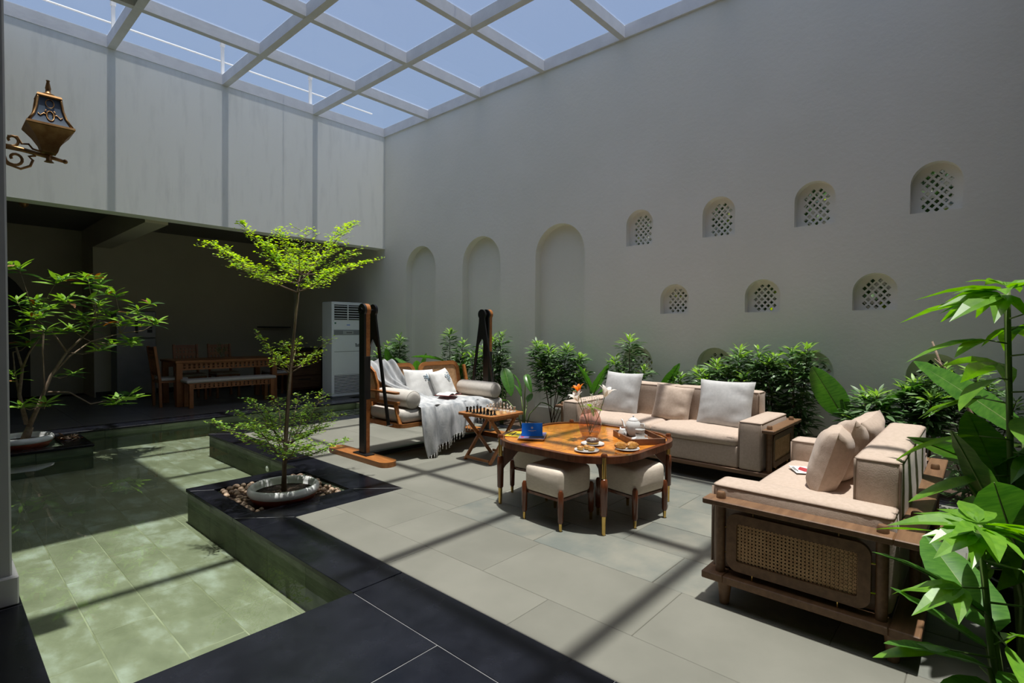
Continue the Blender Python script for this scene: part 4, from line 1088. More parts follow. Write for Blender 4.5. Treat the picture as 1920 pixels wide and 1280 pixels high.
# from the far end of the bed towards the viewer
shrub(5.62, 8.25, zb, 1.14, 41, 'leafy shrub at the far corner beside the swing post', 4, .15, .10, bare=.3)
shrub(5.60, 7.72, zb, 1.32, 42, 'tall narrow shrub in front of the first wall niche', 3, .08, .10, dens=1.3, bare=.25)
canna(5.45, 7.55, zb, [(2.6, .45, .05, .58, 1.35, 2, .6), (4.0, .45, .10, .45, 1.0, 0, -.4)], 'broad leaved plant with upright green leaf left of the swing back')
canna(5.45, 6.95, zb, [(4.6, .62, .06, .36, 1.2, 2, .5), (3.9, .55, .10, .42, .9, 0, .3), (2.2, .6, .08, .42, .8, 0, -.3), (5.2, .55, .1, .45, .35, 1, 0), (.9, .5, .1, .4, .6, 0, 0)], 'rosette of pale green leaves behind the swing back')
shrub(5.58, 6.32, zb, 1.32, 43, 'tall leafy shrub between the first two niches', 3, .14, .11, dens=1.2, bare=.3, tops=[(0, .02, 1.32), (-.06, -.35, .95), (.0, -.30, 1.15)])
canna(5.45, 6.15, zb, [(2.3, .85, .12, .50, .25, 0, .3), (5.1, .35, .05, .62, 1.2, 2, -.3)], 'broad leaved plant with one drooping leaf behind the swing')
shrub(5.60, 5.72, zb, 1.12, 44, 'bushy shrub just left of the far swing post', 4, .15, .10, bare=.25)
shrub(5.56, 5.28, zb, 1.27, 45, 'dense shrub immediately right of the far swing post', 4, .13, .10, dens=1.5, bare=.25)
canna(5.42, 5.05, zb, [(4.3, .80, .08, .42, -.9, 0, .2), (4.9, .72, .18, .36, -.75, 1, -.3), (2.2, .36, .10, .32, .5, 0, .3), (3.6, .30, .16, .36, .2, 1, 0), (1.2, .34, .1, .28, .7, 0, 0)], 'broad leaved plant with arching leaf right of the swing')
canna(5.28, 4.52, zb, [(4.0, .76, .16, .26, -.5, 1, .4), (2.3, .40, .22, .30, .1, 1, .2), (5.3, .38, .22, .25, -.1, 1, -.2), (.4, .36, .16, .22, .6, 0, 0), (1.6, .45, .05, .18, 1.3, 1, 0)], 'slender stalked plant standing behind the blue card')
shrub(5.60, 4.30, zb, 1.18, 46, 'large dark shrub in front of the tallest niche', 7, .36, .11, dens=1.7, bare=.48, tops=[(-.02, .25, 1.16), (-.05, .02, 1.1), (0, -.25, 1.12), (.05, -.42, 1.0), (-.1, .1, .9), (-.12, -.2, .85), (0, -.5, .8)])
canna(5.52, 3.62, zb, [(4.2, .55, .05, .52, .9, 2, .5), (3.2, .62, .05, .42, 1.0, 0, -.5), (5.2, .55, .08, .5, .55, 0, .2)], 'broad leaved plant behind the left grey cushion')
shrub(5.58, 3.12, zb, 1.25, 47, 'tall shrub between the left grey cushion and the small cushion', 4, .20, .105, dens=1.3, bare=.35, tops=[(0, .02, 1.26), (-.04, .20, 1.0), (0, -.18, .9), (-.1, .05, .85)])
canna(5.55, 2.85, zb, [(4.9, .42, .05, .62, 1.15, 2, -.3)], 'single upright banana leaf behind the long sofa back')
shrub(5.60, 2.52, zb, .94, 48, 'small single stemmed shrub behind the middle of the long sofa', 2, .05, .09, dens=.8, bare=.5)
shrub(5.55, 1.98, zb, 1.12, 49, 'wide bushy shrub behind the right grey cushion', 7, .34, .11, dens=1.6, bare=.35, tops=[(0, .30, .92), (0, .12, 1.0), (0, -.12, 1.14), (0, .0, .95), (-.1, .2, .85), (-.1, -.2, .9), (.05, -.25, 1.0)])
shrub(5.58, 1.58, zb, 1.16, 50, 'leafy shrub left of the tallest one beside the lattice window', 4, .14, .105, dens=1.4, bare=.3)
shrub(5.58, 1.33, zb, 1.26, 51, 'tallest shrub near the right end of the long sofa', 4, .12, .105, dens=1.5, bare=.2)
canna(5.32, 1.08, zb, [(4.4, .38, .10, .34, .1, 1, .3), (3.5, .34, .14, .32, -.2, 1, 0), (5.4, .30, .18, .3, -.4, 1, -.2)], 'low broad leaved plant beside the end of the long sofa')
canna(5.35, .86, zb, [(2.15, .60, .06, .50, 1.05, 2, .9), (5.0, .55, .10, .55, .85, 0, -.5)], 'plant with two big paddle leaves between the sofas')
shrub(5.30, .72, zb, .86, 52, 'shrub with drooping leaves behind the short sofa cushions', 5, .22, .13, dens=1.0, bare=.45)
shrub(5.50, .36, zb, 1.05, 53, 'round shrub in front of the lowest right lattice window', 6, .24, .11, dens=1.5, bare=.5)
shrub(5.45, .02, zb, 1.10, 54, 'small leaved shrub behind the back of the short sofa', 5, .22, .075, dens=1.7, bare=.35)
shrub(4.90, .02, 0.0, .62, 55, 'low bush close behind the right end of the short sofa', 5, .20, .075, dens=1.6, bare=.2)
dry = thing('dry_branch', 'bare grey branch leaning against the wall above the shrubs', 'branch', (5.3, .2, 0))
a_, b_, c_ = on_x(1748, 640, 5.3), on_x(1768, 695, 5.25), on_x(1800, 740, 5.2)
o_ = Vector((5.3, .2, 0))
P().tube([a_-o_, b_-o_, c_-o_, Vector((-.05, -.3, .35)), Vector((0, -.35, -.03))], [.007, .010, .012, .013, .014], 7).obj('stem', BARKP, dry, 180)
P().tube([on_x(1752, 672, 5.25)-o_, on_x(1775, 692, 5.25)-o_, b_-o_+(c_-b_)*.3], [.004, .005, .006], 6).obj('twig', BARKP, dry, 180)

# ------------------------------------------------------------------ slender tree in the gravel box
TB = Vector((1.865, 4.06, 0))
pot = thing('plant_pot', 'round white rimmed pot sunk in pebbles under the slender tree', 'pot', (TB.x, TB.y, -.05))
def potparts(pot, r):
    P().lathe([(r*.80, 0), (r*.95, .06), (r*.97, .075)], n=40).obj('terracotta_body', TERRA, pot, 180)
    P().lathe([(r*.93, .072), (r*1.0, .08), (r*1.03, .105), (r*1.0, .13), (r*.94, .140), (r*.90, .132), (r*.87, .11), (r*.86, .06)], n=48).obj('white_rim', POTW, pot, 180)
    P().lathe([(.001, .085), (r*.87, .08)], n=32).obj('soil', SOIL, pot, 180)
potparts(pot, .255)
tr_ = thing('tree', 'slender tree with three flat tiers of tiny bright leaves', 'tree', tuple(TB))
def tp_(px, py, y): return on_y(px, py, y)-TB
trunk = [Vector((0, 0, .04)), tp_(533, 880, 4.06), tp_(537, 800, 4.07), tp_(541, 740, 4.08), tp_(545, 690, 4.09), tp_(553, 610, 4.1), tp_(560, 540, 4.1)]
P().tube(trunk, [.021, .017, .0155, .014, .013, .010, .009], 10).obj('trunk', BARK, tr_, 180)
def tier(name, forks, tips, seed, nsub, leafn, Lf, flat=.05, mats=None, curve=.12):
    rd = random.Random(seed); br = P(); fo = Foliage()
    for k, tip in enumerate(tips):
        f0 = forks[k % len(forks)]; mid = (f0+tip)/2; mid.z -= curve*(tip-f0).length*.35
        pts = [f0, f0.lerp(mid, .55)+Vector((0, 0, -.01)), mid, mid.lerp(tip, .5)+Vector((0, 0, .01)), tip]
        br.tube(pts, [.006, .005, .004, .003, .0015], 5)
        for i in range(nsub):
            s = .18+.82*i/nsub; q = s*4; j = min(3, int(q)); p0 = pts[j].lerp(pts[j+1], q-j)
            d0 = (tip-f0).normalized(); a = (1 if i % 2 else -1)*rd.uniform(.5, 1.1); d = Vector((d0.x*cos(a)-d0.y*sin(a), d0.x*sin(a)+d0.y*cos(a), d0.z*.5+rd.uniform(-.05, .12)))
            L = rd.uniform(.10, .24)*(1.15-s*.6)*(tip-f0).length/.6
            p1 = p0+d*L; br.tube([p0, p1], [.0022, .001], 4)
            for m_ in range(leafn):
                w = rd.uniform(.1, 1.05); pp = p0.lerp(p1, w)+Vector((rd.gauss(0, .014), rd.gauss(0, .014), abs(rd.gauss(0, .010)))); az = rd.uniform(0, 6.28)
                fo.leaf(tuple(pp), (cos(az), sin(az), rd.uniform(-.25, .45)), Lf*rd.uniform(.7, 1.2), 'tiny', rd.uniform(-.6, .6), 0 if rd.random() < .75 else 1)
        for m_ in range(leafn*2):
            w = rd.uniform(.3, 1.0); q = w*4; j = min(3, int(q)); pp = pts[j].lerp(pts[j+1], q-j); az = rd.uniform(0, 6.28)
            fo.leaf((pp.x+rd.gauss(0, .012), pp.y+rd.gauss(0, .012), pp.z+rd.uniform(0, .015)), (cos(az), sin(az), rd.uniform(-.2, .4)), Lf*rd.uniform(.7, 1.2), 'tiny', rd.uniform(-.6, .6), 0 if rd.random() < .75 else 1)
    br.obj('branches', BARK, tr_, 180, kind='stuff'); fo.obj('foliage', mats, tr_, kind='stuff')
fk1 = [tp_(557, 548, 4.1), tp_(561, 530, 4.1), tp_(562, 515, 4.1)]
tipsA = [tp_(392, 456, 4.0), tp_(452, 416, 4.45), tp_(520, 430, 4.6), tp_(575, 428, 4.7), tp_(640, 424, 4.4), tp_(697, 490, 4.0), tp_(660, 470, 4.3), tp_(470, 500, 3.72), tp_(560, 470, 3.6), tp_(630, 505, 3.7), tp_(500, 455, 4.3), tp_(660, 418, 4.2), tp_(425, 470, 4.15)]
tier('crown', fk1, tipsA, 61, 19, 16, .029, mats=[LEAFY, LEAFN])
fk2 = [tp_(545, 690, 4.09), tp_(544, 700, 4.09)]
tipsB = [tp_(478, 624, 4.15), tp_(618, 634, 4.2), tp_(602, 660, 3.95), tp_(500, 650, 3.9), tp_(560, 632, 4.35), tp_(530, 640, 4.3)]
tier('middle', fk2, tipsB, 62, 9, 11, .027, mats=[LEAFY, LEAFN])
fk3 = [tp_(536, 845, 4.07), tp_(536, 830, 4.07), tp_(536, 862, 4.06)]
tipsC = [tp_(398, 792, 4.0), tp_(470, 748, 4.5), tp_(520, 745, 4.6), tp_(608, 738, 4.5), tp_(630, 775, 4.3), tp_(650, 826, 3.95), tp_(560, 740, 4.65), tp_(440, 770, 4.25), tp_(480, 800, 3.7), tp_(590, 835, 3.65), tp_(610, 800, 3.85), tp_(500, 765, 4.2), tp_(580, 760, 4.3), tp_(450, 795, 3.9), tp_(560, 830, 3.6)]
tier('lower', fk3, tipsC, 63, 16, 14, .027, mats=[LEAFG, LEAFY], curve=.10)
# pebbles
pm = []
for k in range(6):
    p = P(); rd = random.Random(k); a, b, c = rd.uniform(.8, 1.2), rd.uniform(.7, 1), rd.uniform(.55, .8)
    p.ball((0, 0, 0), (a, b, c), 9, 6); p.v = [(x*(1+.08*sin(5*y+k)), y, z*(1+.06*cos(4*x))) for x, y, z in p.v]; pm.append(p.mesh('pebble', PEB, 180))
placed = []; rd = random.Random(99); tries = 0
while len(placed) < 110 and tries < 6000:
    tries += 1; x, y = rd.uniform(1.565, 2.26), rd.uniform(3.845, 4.61); r = rd.uniform(.018, .034)
    if (x-TB.x)**2+(y-TB.y)**2 < (.262+r*.6)**2: continue
    if any((x-a)**2+(y-b)**2 < ((r+c)*.80)**2 for a, b, c in placed): continue
    placed.append((x, y, r)); near = 'front' if y < TB.y else 'back'
    o = link('pebble', rd.choice(pm), None, (x, y, -.035+r*.5+rd.uniform(0, .012)), (0, 0, rd.uniform(0, 6.28))); o.scale = (r, r, r)
    tag(o, 'smooth brown or grey river pebble around the pot of the slender tree', 'pebble', 'pebbles around the tree pot')

# ------------------------------------------------------------------ left tree with rosettes of long leaves
LB = Vector((.72, 7.86, 0))
p2_ = thing('plant_pot', 'round white rimmed pot with orange inside in the left planter', 'pot', (LB.x-.02, LB.y, -.03)); potparts(p2_, .27)
lt = thing('tree', 'branching small tree with long glossy leaves behind the pillar', 'tree', tuple(LB))
def lp(px, py, dy=0): return on_y(px, py, 7.86+dy)-LB
bp = [[(0, 0, .04), lp(56, 795), lp(52, 785)], ]
lim = [[lp(54, 800), lp(72, 762), lp(95, 705), lp(125, 660), lp(165, 622), lp(180, 600)], [lp(50, 795), lp(36, 740), lp(42, 690), lp(30, 650)],
       [lp(72, 762), lp(84, 730), lp(80, 660), lp(82, 620)], [lp(95, 705), lp(130, 668, .1), lp(170, 640, .2), lp(225, 625, .25)],
       [lp(90, 735), lp(130, 735, -.1), lp(170, 757, -.15), lp(215, 748, -.2)], [lp(42, 690), lp(55, 660, -.1), lp(70, 640, -.2)], [lp(36, 740), lp(28, 700, .1), lp(24, 660, .1)], [lp(125, 660), lp(100, 625), lp(70, 600, .15)]]
wd = P().tube([Vector((0, 0, .03)), lp(56, 800)], [.045, .035], 10)
wd.tube(lim[0], [.028, .020, .015, .012, .009, .007], 8); wd.tube(lim[1], [.024, .018, .014, .010], 8)
for q in lim[2:]: wd.tube(q, [.013]+[.010-.0015*i for i in range(1, len(q))], 7)
rd = random.Random(17)
tips = [(35, 498, 0), (30, 560, .2), (60, 590, -.2), (110, 522, .1), (165, 520, -.1), (188, 528, .2), (215, 548, .3), (262, 578, .2), (298, 603, .1), (240, 602, -.1), (150, 590, -.3), (88, 575, .3), (120, 562, -.1), (205, 590, .35), (185, 565, -.2), (60, 640, .2), (215, 645, .2), (250, 640, -.1), (195, 655, -.3), (30, 610, .1), (130, 615, .3), (25, 700, 0), (225, 745, -.2), (245, 738, -.1), (35, 760, -.2), (85, 755, -.3), (140, 700, .2), (90, 615, -.3), (170, 610, 0)]
lfm = []
for k, M in enumerate((LEAFG, LEAFG, LEAFD, RUST)):
    pp_ = P(); leafgrid(pp_, 1, .26, None, [.25, .05, .3, .5][k], .25, 5); lfm.append(pp_.mesh('leaf', M, 180))
nl = 0
starts = [q for l in lim for q in l[1:]]
for k, (px, py, dy) in enumerate(tips):
    T = lp(px, py, dy); s0 = min(starts, key=lambda q: (q-T).length+max(0, q.z-T.z)*2)
    md = (s0+T)/2+Vector((rd.uniform(-.04, .04), rd.uniform(-.04, .04), -.04))
    wd.tube([s0, md, T], [.006, .005, .003], 5)
    n = 10 if nl < 288 else 0
    for i in range(n):
        a = 2.4*i+rd.uniform(-.3, .3); el = .15+.75*(i/n)+rd.uniform(-.2, .15); L = rd.uniform(.15, .23)*(1-.3*i/n)
        back = (1-i/n)*.09
        o = link('leaf', rd.choice(lfm[:3] if rd.random() < .93 else lfm), lt, T-(T-md).normalized()*back); o.rotation_euler = (Matrix.Rotation(a, 4, 'Z') @ Matrix.Rotation(-el, 4, 'Y') @ Matrix.Rotation(rd.uniform(-.4, .4), 4, 'X')).to_euler(); o.scale = (L, L, L); nl += 1
wd.obj('trunk_and_branches', BARKP, lt, 180)
f_ = Foliage()
for k, (px, py, dy) in enumerate(tips[:24]):
    T = lp(px, py, dy)
    for c in range(2):
        T2 = T+Vector((rd.gauss(0, .09), rd.gauss(0, .09), rd.gauss(-.03, .04))); a0 = rd.uniform(0, 6)
        for i in range(8):
            a = a0+2.4*i; el = rd.uniform(.05, .8); f_.leaf(tuple(T2), (cos(a)*cos(el), sin(a)*cos(el), sin(el)), rd.uniform(.10, .17), 'lance', rd.uniform(-.5, .5), 0 if rd.random() < .7 else (1 if rd.random() < .7 else 2))
f_.obj('inner_foliage', [LEAFG, LEAFD, RUST], lt, kind='stuff')
# dry leaves piled beside the pot
f_ = Foliage()
for k in range(70): f_.leaf((rd.gauss(.0, .06), rd.gauss(0, .05), rd.uniform(0, .03)), (rd.gauss(0, 1), rd.gauss(0, 1), rd.gauss(0, .3)), rd.uniform(.04, .08), 'lance', rd.uniform(-1, 1), k % 2)
tag(f_.obj('dry_leaf_heap', [RUST, PEB], None, loc=(1.10, 7.98, .005)), 'heap of dry fallen leaves right of the left planter pot', 'dry leaves', kind='stuff')

# ------------------------------------------------------------------ big foreground plants at the right
def lobed_mesh(name, M, seed, lobes=3):
    """broad papaya like leaf: three pointed lobes"""
    out = [(0, 0, 0)]
    def lobe(ang, L, w):
        c, s = cos(ang), sin(ang); pts = []
        for u, v in ((.12, -.7), (.35, -1), (.62, -.75), (1, 0), (.62, .75), (.35, 1), (.12, .7)):
            x, y = u*L, v*w; z = -.28*L*u*u+abs(v)*w*.25; pts.append((x*c-y*s, x*s+y*c, z))
        mids = [(u*L*c, u*L*s, -.28*L*u*u) for u in (.0, .35, .62, 1)]
        return pts, mids
    p = P()
    for ang, L, w in (((0, 1, .17), (.62, .72, .13), (-.62, .72, .13)) if lobes == 3 else ((0, 1, .16), (.5, .8, .13), (-.5, .8, .13), (1.1, .55, .11), (-1.1, .55, .11))):
        q, m_ = lobe(ang, L, w)
        p.add([m_[0], q[0], q[1], m_[1]], [(0, 1, 2, 3)]); p.add([m_[1], q[1], q[2], m_[2]], [(0, 1, 2, 3)]); p.add([m_[2], q[2], q[3]], [(0, 1, 2)])
        p.add([m_[0], m_[1], q[5], q[6]], [(0, 1, 2, 3)]); p.add([m_[1], m_[2], q[4], q[5]], [(0, 1, 2, 3)]); p.add([m_[2], q[3], q[4]], [(0, 1, 2)])
    return p.mesh(name, M, 180)
def simple_mesh(M, w=.26, droop=.2):
    p = P(); leafgrid(p, 1, w, None, droop, .22, 8, .85, .04); return p.mesh('leaf', M, 180)
FL = [lobed_mesh('leaf', FRG, 1), lobed_mesh('leaf', FRG, 2, 5), simple_mesh(FRG, .24, .12), simple_mesh(FRG, .30, .3), simple_mesh(LEAFD, .34, .25)]
def tallplant(base, top, leaves, label, r=.008):
    t = thing('tall_plant', label, 'plant', base, 0, 'big leaved plants at the right edge'); b = Vector(base); v = Vector(top)-b
    P().tube([(0, 0, 0), v*.5+Vector((.015, .01, 0)), v], [r*1.4, r*1.1, r], 8).obj('stem', STEMG, t, 180)
    for (s, az, el, pet, L, mi) in leaves:
        p0 = v*s; d = Vector((cos(az)*cos(el), sin(az)*cos(el), sin(el))); p1 = p0+d*pet
        if pet > .02: P().tube([p0, p1], [.0035, .0025], 5).obj('leaf_stalk', STEMG, t, 180)
        o = link('leaf', FL[mi], t, p1); e2 = el-.25
        o.rotation_euler = (Matrix.Rotation(az, 4, 'Z') @ Matrix.Rotation(-e2, 4, 'Y') @ Matrix.Rotation(rd.uniform(-.4, .4), 4, 'X')).to_euler(); o.scale = (L, L, L)
    return t
A0 = on_x(1905, 1270, 2.05); A1 = on_x(1836, 985, 2.0)
rd = random.Random(4)
W_ = [(.99, 1.9, .35, .015, .20, 0), (.99, 3.4, .4, .015, .20, 0), (1.0, .3, .6, .01, .17, 0), (1.0, 4.9, .4, .015, .20, 0), (.97, 2.7, .2, .02, .17, 1), (.97, 5.8, .3, .02, .17, 1)]
for i in range(15):
    s = .92-.055*i; W_.append((s, 1.6+2.4*i, .18-.02*i, .09+.01*(i % 3), .17+.03*((i*7) % 3)/2, [2, 3, 2, 0][i % 4]))
tallplant(tuple(A0-Vector((0, 0, .30))), tuple(A1), W_, 'bright green leafy plant in the right foreground before the short sofa')
B0 = on_x(1925, 900, 2.9); B1 = on_x(1888, 540, 2.8)
W2 = [(.99, 1.7, .4, .02, .26, 0), (.99, 3.6, .5, .02, .25, 0), (1.0, .2, .6, .02, .22, 0), (1.0, 5.0, .5, .02, .22, 0), (.98, 2.6, .1, .03, .26, 1), (.98, .9, .1, .03, .24, 1)]
for i in range(24):
    s = .95-.032*i; W2.append((s, 1.4+2.3*i, .25-.02*i, .07+.015*(i % 3), .28+.05*((i*5) % 3)/2, [0, 3, 1, 0, 2][i % 5]))
tallplant((B0.x, B0.y, 0), tuple(B1), W2, 'tall bright leafy plant at the right edge reaching above the sofa', .010)
FLB = BANA
def fore(x, y, z, leaves, label): return canna(x, y, z, leaves, label, 'big leaved plants at the right edge')
fore(3.35, -.18, 0, [(2.2, .62, .10, .50, .55, 0, .4), (2.9, .70, .08, .55, .35, 0, .9), (1.6, .85, .05, .5, .7, 2, -.4), (3.6, .5, .1, .45, .2, 0, 0), (5.6, .8, .08, .6, .8, 2, 0), (.8, .7, .1, .5, .3, 1, .2), (4.3, .72, .1, .5, .5, 0, .5)], 'dark glossy banana plant behind the short sofa at the right')
fore(2.75, -.14, 0, [(1.9, .50, .06, .46, 1.2, 2, .2), (2.8, .42, .05, .5, .9, 2, .7), (4.4, .5, .1, .5, .6, 0, 0), (.6, .55, .05, .5, 1.0, 2, 0)], 'broad dark leaves standing right of the short sofa corner')
fore(2.05, -.07, 0, [(2.0, .34, .05, .26, .25, 0, .2), (2.7, .30, .05, .28, .05, 2, -.2), (1.3, .38, .05, .26, .35, 2, .3), (3.4, .36, .05, .36, .10, 0, 0), (.6, .42, .06, .36, .5, 2, 0), (4.6, .36, .05, .32, .3, 0, 0), (1.7, .46, .04, .30, .9, 1, .3)], 'low plant with wide dark leaves in the bottom right corner')
bp_ = thing('plant_pot', 'black round plant pot behind the right foreground plant', 'pot', (3.05, -.16, 0))
P().lathe([(.10, 0), (.135, .24), (.145, .25), (.145, .27), (.13, .27), (.12, .20)], n=28).obj('pot_body', BLACK, bp_, 50)
P().lathe([(.001, .23), (.125, .225)], n=20).obj('soil', SOIL, bp_, 50)
f_ = Foliage()
for k in range(260): f_.leaf((rd.uniform(4.4, 5.1), rd.uniform(-.35, .12), rd.uniform(0.002, .012)), (rd.gauss(0, 1), rd.gauss(0, 1), rd.gauss(0, .2)), rd.uniform(.02, .05), 'lance', rd.uniform(-1, 1), k % 2)
tag(f_.obj('leaf_litter', [RUST, SOIL], None), 'brown leaf litter on the ground behind the short sofa', 'leaf litter', kind='stuff')

# ------------------------------------------------------------------ lantern on the pillar
ln = thing('wall_lantern', 'aged bronze lantern on a scrolled bracket fixed to the pillar', 'lamp', (.428, 3.50, 2.28), R(0))
def sq(p, prof, n=4, rot=pi/4):
    return p.lathe([(r*sqrt(2), z) for r, z in prof], n=4, M=Matrix.Rotation(rot, 4, 'Z'))
sq(P(), [(.028, -.112), (.032, -.104), (.038, -.080), (.058, -.042), (.083, -.008), (.090, .0)]).obj('lower_bowl', BRONZE, ln, 30)
sq(P(), [(.086, .0), (.092, .004), (.090, .014), (.082, .016)]).obj('rim', BRONZE, ln, 30)
prg = [(.078, .016), (.058, .055), (.047, .095), (.041, .142), (.040, .152)]
sq(P(), prg).obj('glass_shade', LAMPG, ln, 20)
for k in range(4):
    a = pi/4+pi/2*k; P().tube([((r+.003)*sqrt(2)*cos(a), (r+.003)*sqrt(2)*sin(a), z) for r, z in prg], .0055, 6).obj('corner_rib', BRONZE, ln, 180)
sq(P(), [(.045, .150), (.049, .156), (.045, .166), (.020, .174)]).obj('crown', BRONZE, ln, 30)
P().lathe([(.014, .172), (.026, .178), (.012, .185), (.010, .200), (.012, .208), (.006, .240), (.008, .248), (.0001, .250)], n=14).obj('finial', BRONZE, ln, 60)
for k in range(4):
    a = pi/2*k; o = P()
    def onf(t, z):   # point on face k
        r = np.interp(z, [q[1] for q in prg], [q[0] for q in prg])+.003; return (r*cos(a)-t*sin(a), r*sin(a)+t*cos(a), z)
    o.tube([onf(.014*sin(q), .056+.026*cos(q)) for q in [2*pi*i/14 for i in range(15)]], .0028, 5)
    for s in (-1, 1): o.tube([onf(s*.008, .056), onf(s*.024, .066), onf(s*.038, .050), onf(s*.046, .060)], .0028, 5); o.tube([onf(s*.010, .062), onf(s*.020, .078), onf(s*.014, .086)], .0022, 5)
    o.tube([onf(.016*sin(q), .120+.022*cos(q)) for q in [2*pi*i/14 for i in range(15)]], .002, 5); o.obj('scroll_ornament', BRONZE, ln, 180)
def spiral(c, r0, r1, a0, a1, n=16): return [(c[0]+(r0+(r1-r0)*i/n)*cos(a0+(a1-a0)*i/n), 0, c[1]+(r0+(r1-r0)*i/n)*sin(a0+(a1-a0)*i/n)) for i in range(n+1)]
P().tube([(-.175, 0, -.115), (-.10, 0, -.118), (.02, 0, -.132), (.055, 0, -.138)], [.013, .011, .009, .008], 10).obj('bracket_arm', BRONZE, ln, 180)
P().ball((.062, 0, -.138), .011, 10, 8).obj('arm_knob', BRONZE, ln, 180)
P().lathe([(.02, -.155), (.012, -.148), (.010, -.12), (.018, -.118)], n=14).obj('bowl_mount', BRONZE, ln, 60)
P().tube(spiral((-.125, -.165), .040, .012, pi*.9, pi*.9+3.6*pi/1.6), .0065, 7).obj('lower_scroll', BRONZE, ln, 180)
P().tube([(-.165, 0, -.15), (-.15, 0, -.20), (-.105, 0, -.212), (-.07, 0, -.19), (-.06, 0, -.16), (-.075, 0, -.145), (-.05, 0, -.135)], .006, 7).obj('lower_curl', BRONZE, ln, 180)
P().tube(spiral((-.135, -.080), .030, .010, -.6*pi, 1.2*pi), .006, 7).obj('upper_scroll', BRONZE, ln, 180)
P().tube([(-.15, 0, -.065), (-.115, 0, -.06), (-.10, 0, -.09), (-.075, 0, -.085), (-.06, 0, -.105), (-.03, 0, -.11)], .005, 7).obj('upper_curl', BRONZE, ln, 180)
P().box(-.178, -.166, -.02, .02, -.22, -.03, .004).obj('wall_plate', BRONZE, ln)

# ------------------------------------------------------------------ air conditioner tower
ac = thing('air_conditioner', 'tall white floor standing air conditioner at the veranda edge', 'air conditioner', (5.375, 9.19, 0))
w = .325
P().box(-w, w, -.17, .19, .03, 1.81, .012).obj('cabinet', WHITEP, ac)
P().box(-w+.02, w-.02, -.15, .17, 0, .03).obj('plinth', GREYP, ac)
P().box(-w+.05, w-.05, -.174, -.17, 1.475, 1.755).obj('outlet_recess', INKB, ac)
for k in range(6): P().bar((-w+.05, -.180, 1.500+.046*k), (w-.05, -.180, 1.500+.046*k), .018, .012, up=(0, 0, 1)).obj('louvre', WHITEP, ac)
P().box(-.008, .008, -.19, -.172, 1.475, 1.755).obj('divider', WHITEP, ac)
P().box(-w+.04, w-.04, -.176, -.17, 1.19, 1.285, .002).obj('control_strip', GREYP, ac)
P().box(-.10, .12, -.178, -.175, 1.205, 1.265).obj('display', mat('display_grey', (.42, .44, .44), k=1), ac)
P().box(-.03, .09, -.180, -.178, 1.228, 1.240).obj('display_text', INKB, ac)
P().box(-.02, .05, -.173, -.1695, 1.372, 1.384).obj('badge', BLUE, ac)
P().box(-w+.055, -w+.085, -.173, -.1695, 1.395, 1.425).obj('sticker', mat('green_sticker', (.05, .25, .12)), ac)
P().prism([(.17, .96), (.25, .96), (.26, 1.01), (.24, 1.02), (.21, 1.0), (.19, 1.03), (.16, 1.03)], .170, .173, Matrix(((1, 0, 0, 0), (0, 0, -1, 0), (0, 1, 0, 0), (0, 0, 0, 1)))).obj('logo_sticker', GREYP, ac)
P().box(-w+.05, w-.05, -.173, -.1695, .872, .880).obj('panel_seam', GREYP, ac)
P().box(-w+.05, w-.05, -.174, -.17, .10, .44).obj('intake_recess', INKB, ac)
for k in range(12): P().box(-w+.05, w-.05, -.182, -.172, .108+.0285*k, .122+.0285*k).obj('grille_slat', WHITEP, ac)

# ------------------------------------------------------------------ fridge, cabinet, shelf, ceiling lamp
fg = thing('fridge', 'grey two door fridge standing against the back veranda wall', 'fridge', (2.66, 12.05, 0))
P().box(-.31, .31, -.18, .22, .03, 1.62, .01).obj('body', GREYP, fg)
P().box(-.31, .31, -.215, -.18, .05, 1.10, .008).obj('lower_door', FRIDGE, fg); d2 = P().box(-.31, .31, -.215, -.18, 1.115, 1.61, .008).obj('upper_door', FRIDGE, fg)
P().box(-.02, .02, -.235, -.215, 1.20, 1.45, .004).obj('handle', INKB, d2)
P().box(.17, .25, -.217, -.2155, 1.21, 1.27).box(.17, .25, -.217, -.2155, 1.29, 1.32).obj('label_print', INKB, d2)
cb = thing('cabinet', 'low kitchen cabinet with dark side and wooden drawers by the air conditioner', 'cabinet', (5.28, 10.7, 0))
P().box(-.45, .45, -.3, .3, .06, .86, .005).obj('body', DARKW, cb); P().box(-.47, .5, -.32, .32, .86, .90, .005).obj('worktop', INKB, cb)
P().box(.30, .50, -.34, .3, 0, .86, .004).obj('side_panel', INKB, cb)
for k in range(3):
    dr = P().box(-.44, .28, -.318, -.30, .10+.25*k, .33+.25*k, .004).obj('drawer', WALNUT, cb)
    P().box(-.2, .05, -.33, -.318, .26+.25*k, .275+.25*k).obj('handle', INKB, dr)
t = thing('wall_shelf', 'thin dark shelf on the veranda back wall above the dining table', 'shelf', (5.4, 12.22, 1.32)); P().box(-.35, .35, -.08, .08, 0, .03).obj('board', INKB, t)
cl = thing('ceiling_lamp', 'small bronze ceiling lamp in the dark veranda corner', 'lamp', (.95, 10.0, 3.2))
P().lathe([(.001, -.24), (.02, -.23), (.05, -.20), (.055, -.17), (.07, -.16), (.09, -.10), (.12, -.085), (.13, -.06), (.05, -.05), (.05, 0)], n=24).obj('body', BRONZE, cl, 40)
P().box(-.14, .14, -.14, .14, -.008, 0).obj('ceiling_plate', DARKW, cl)

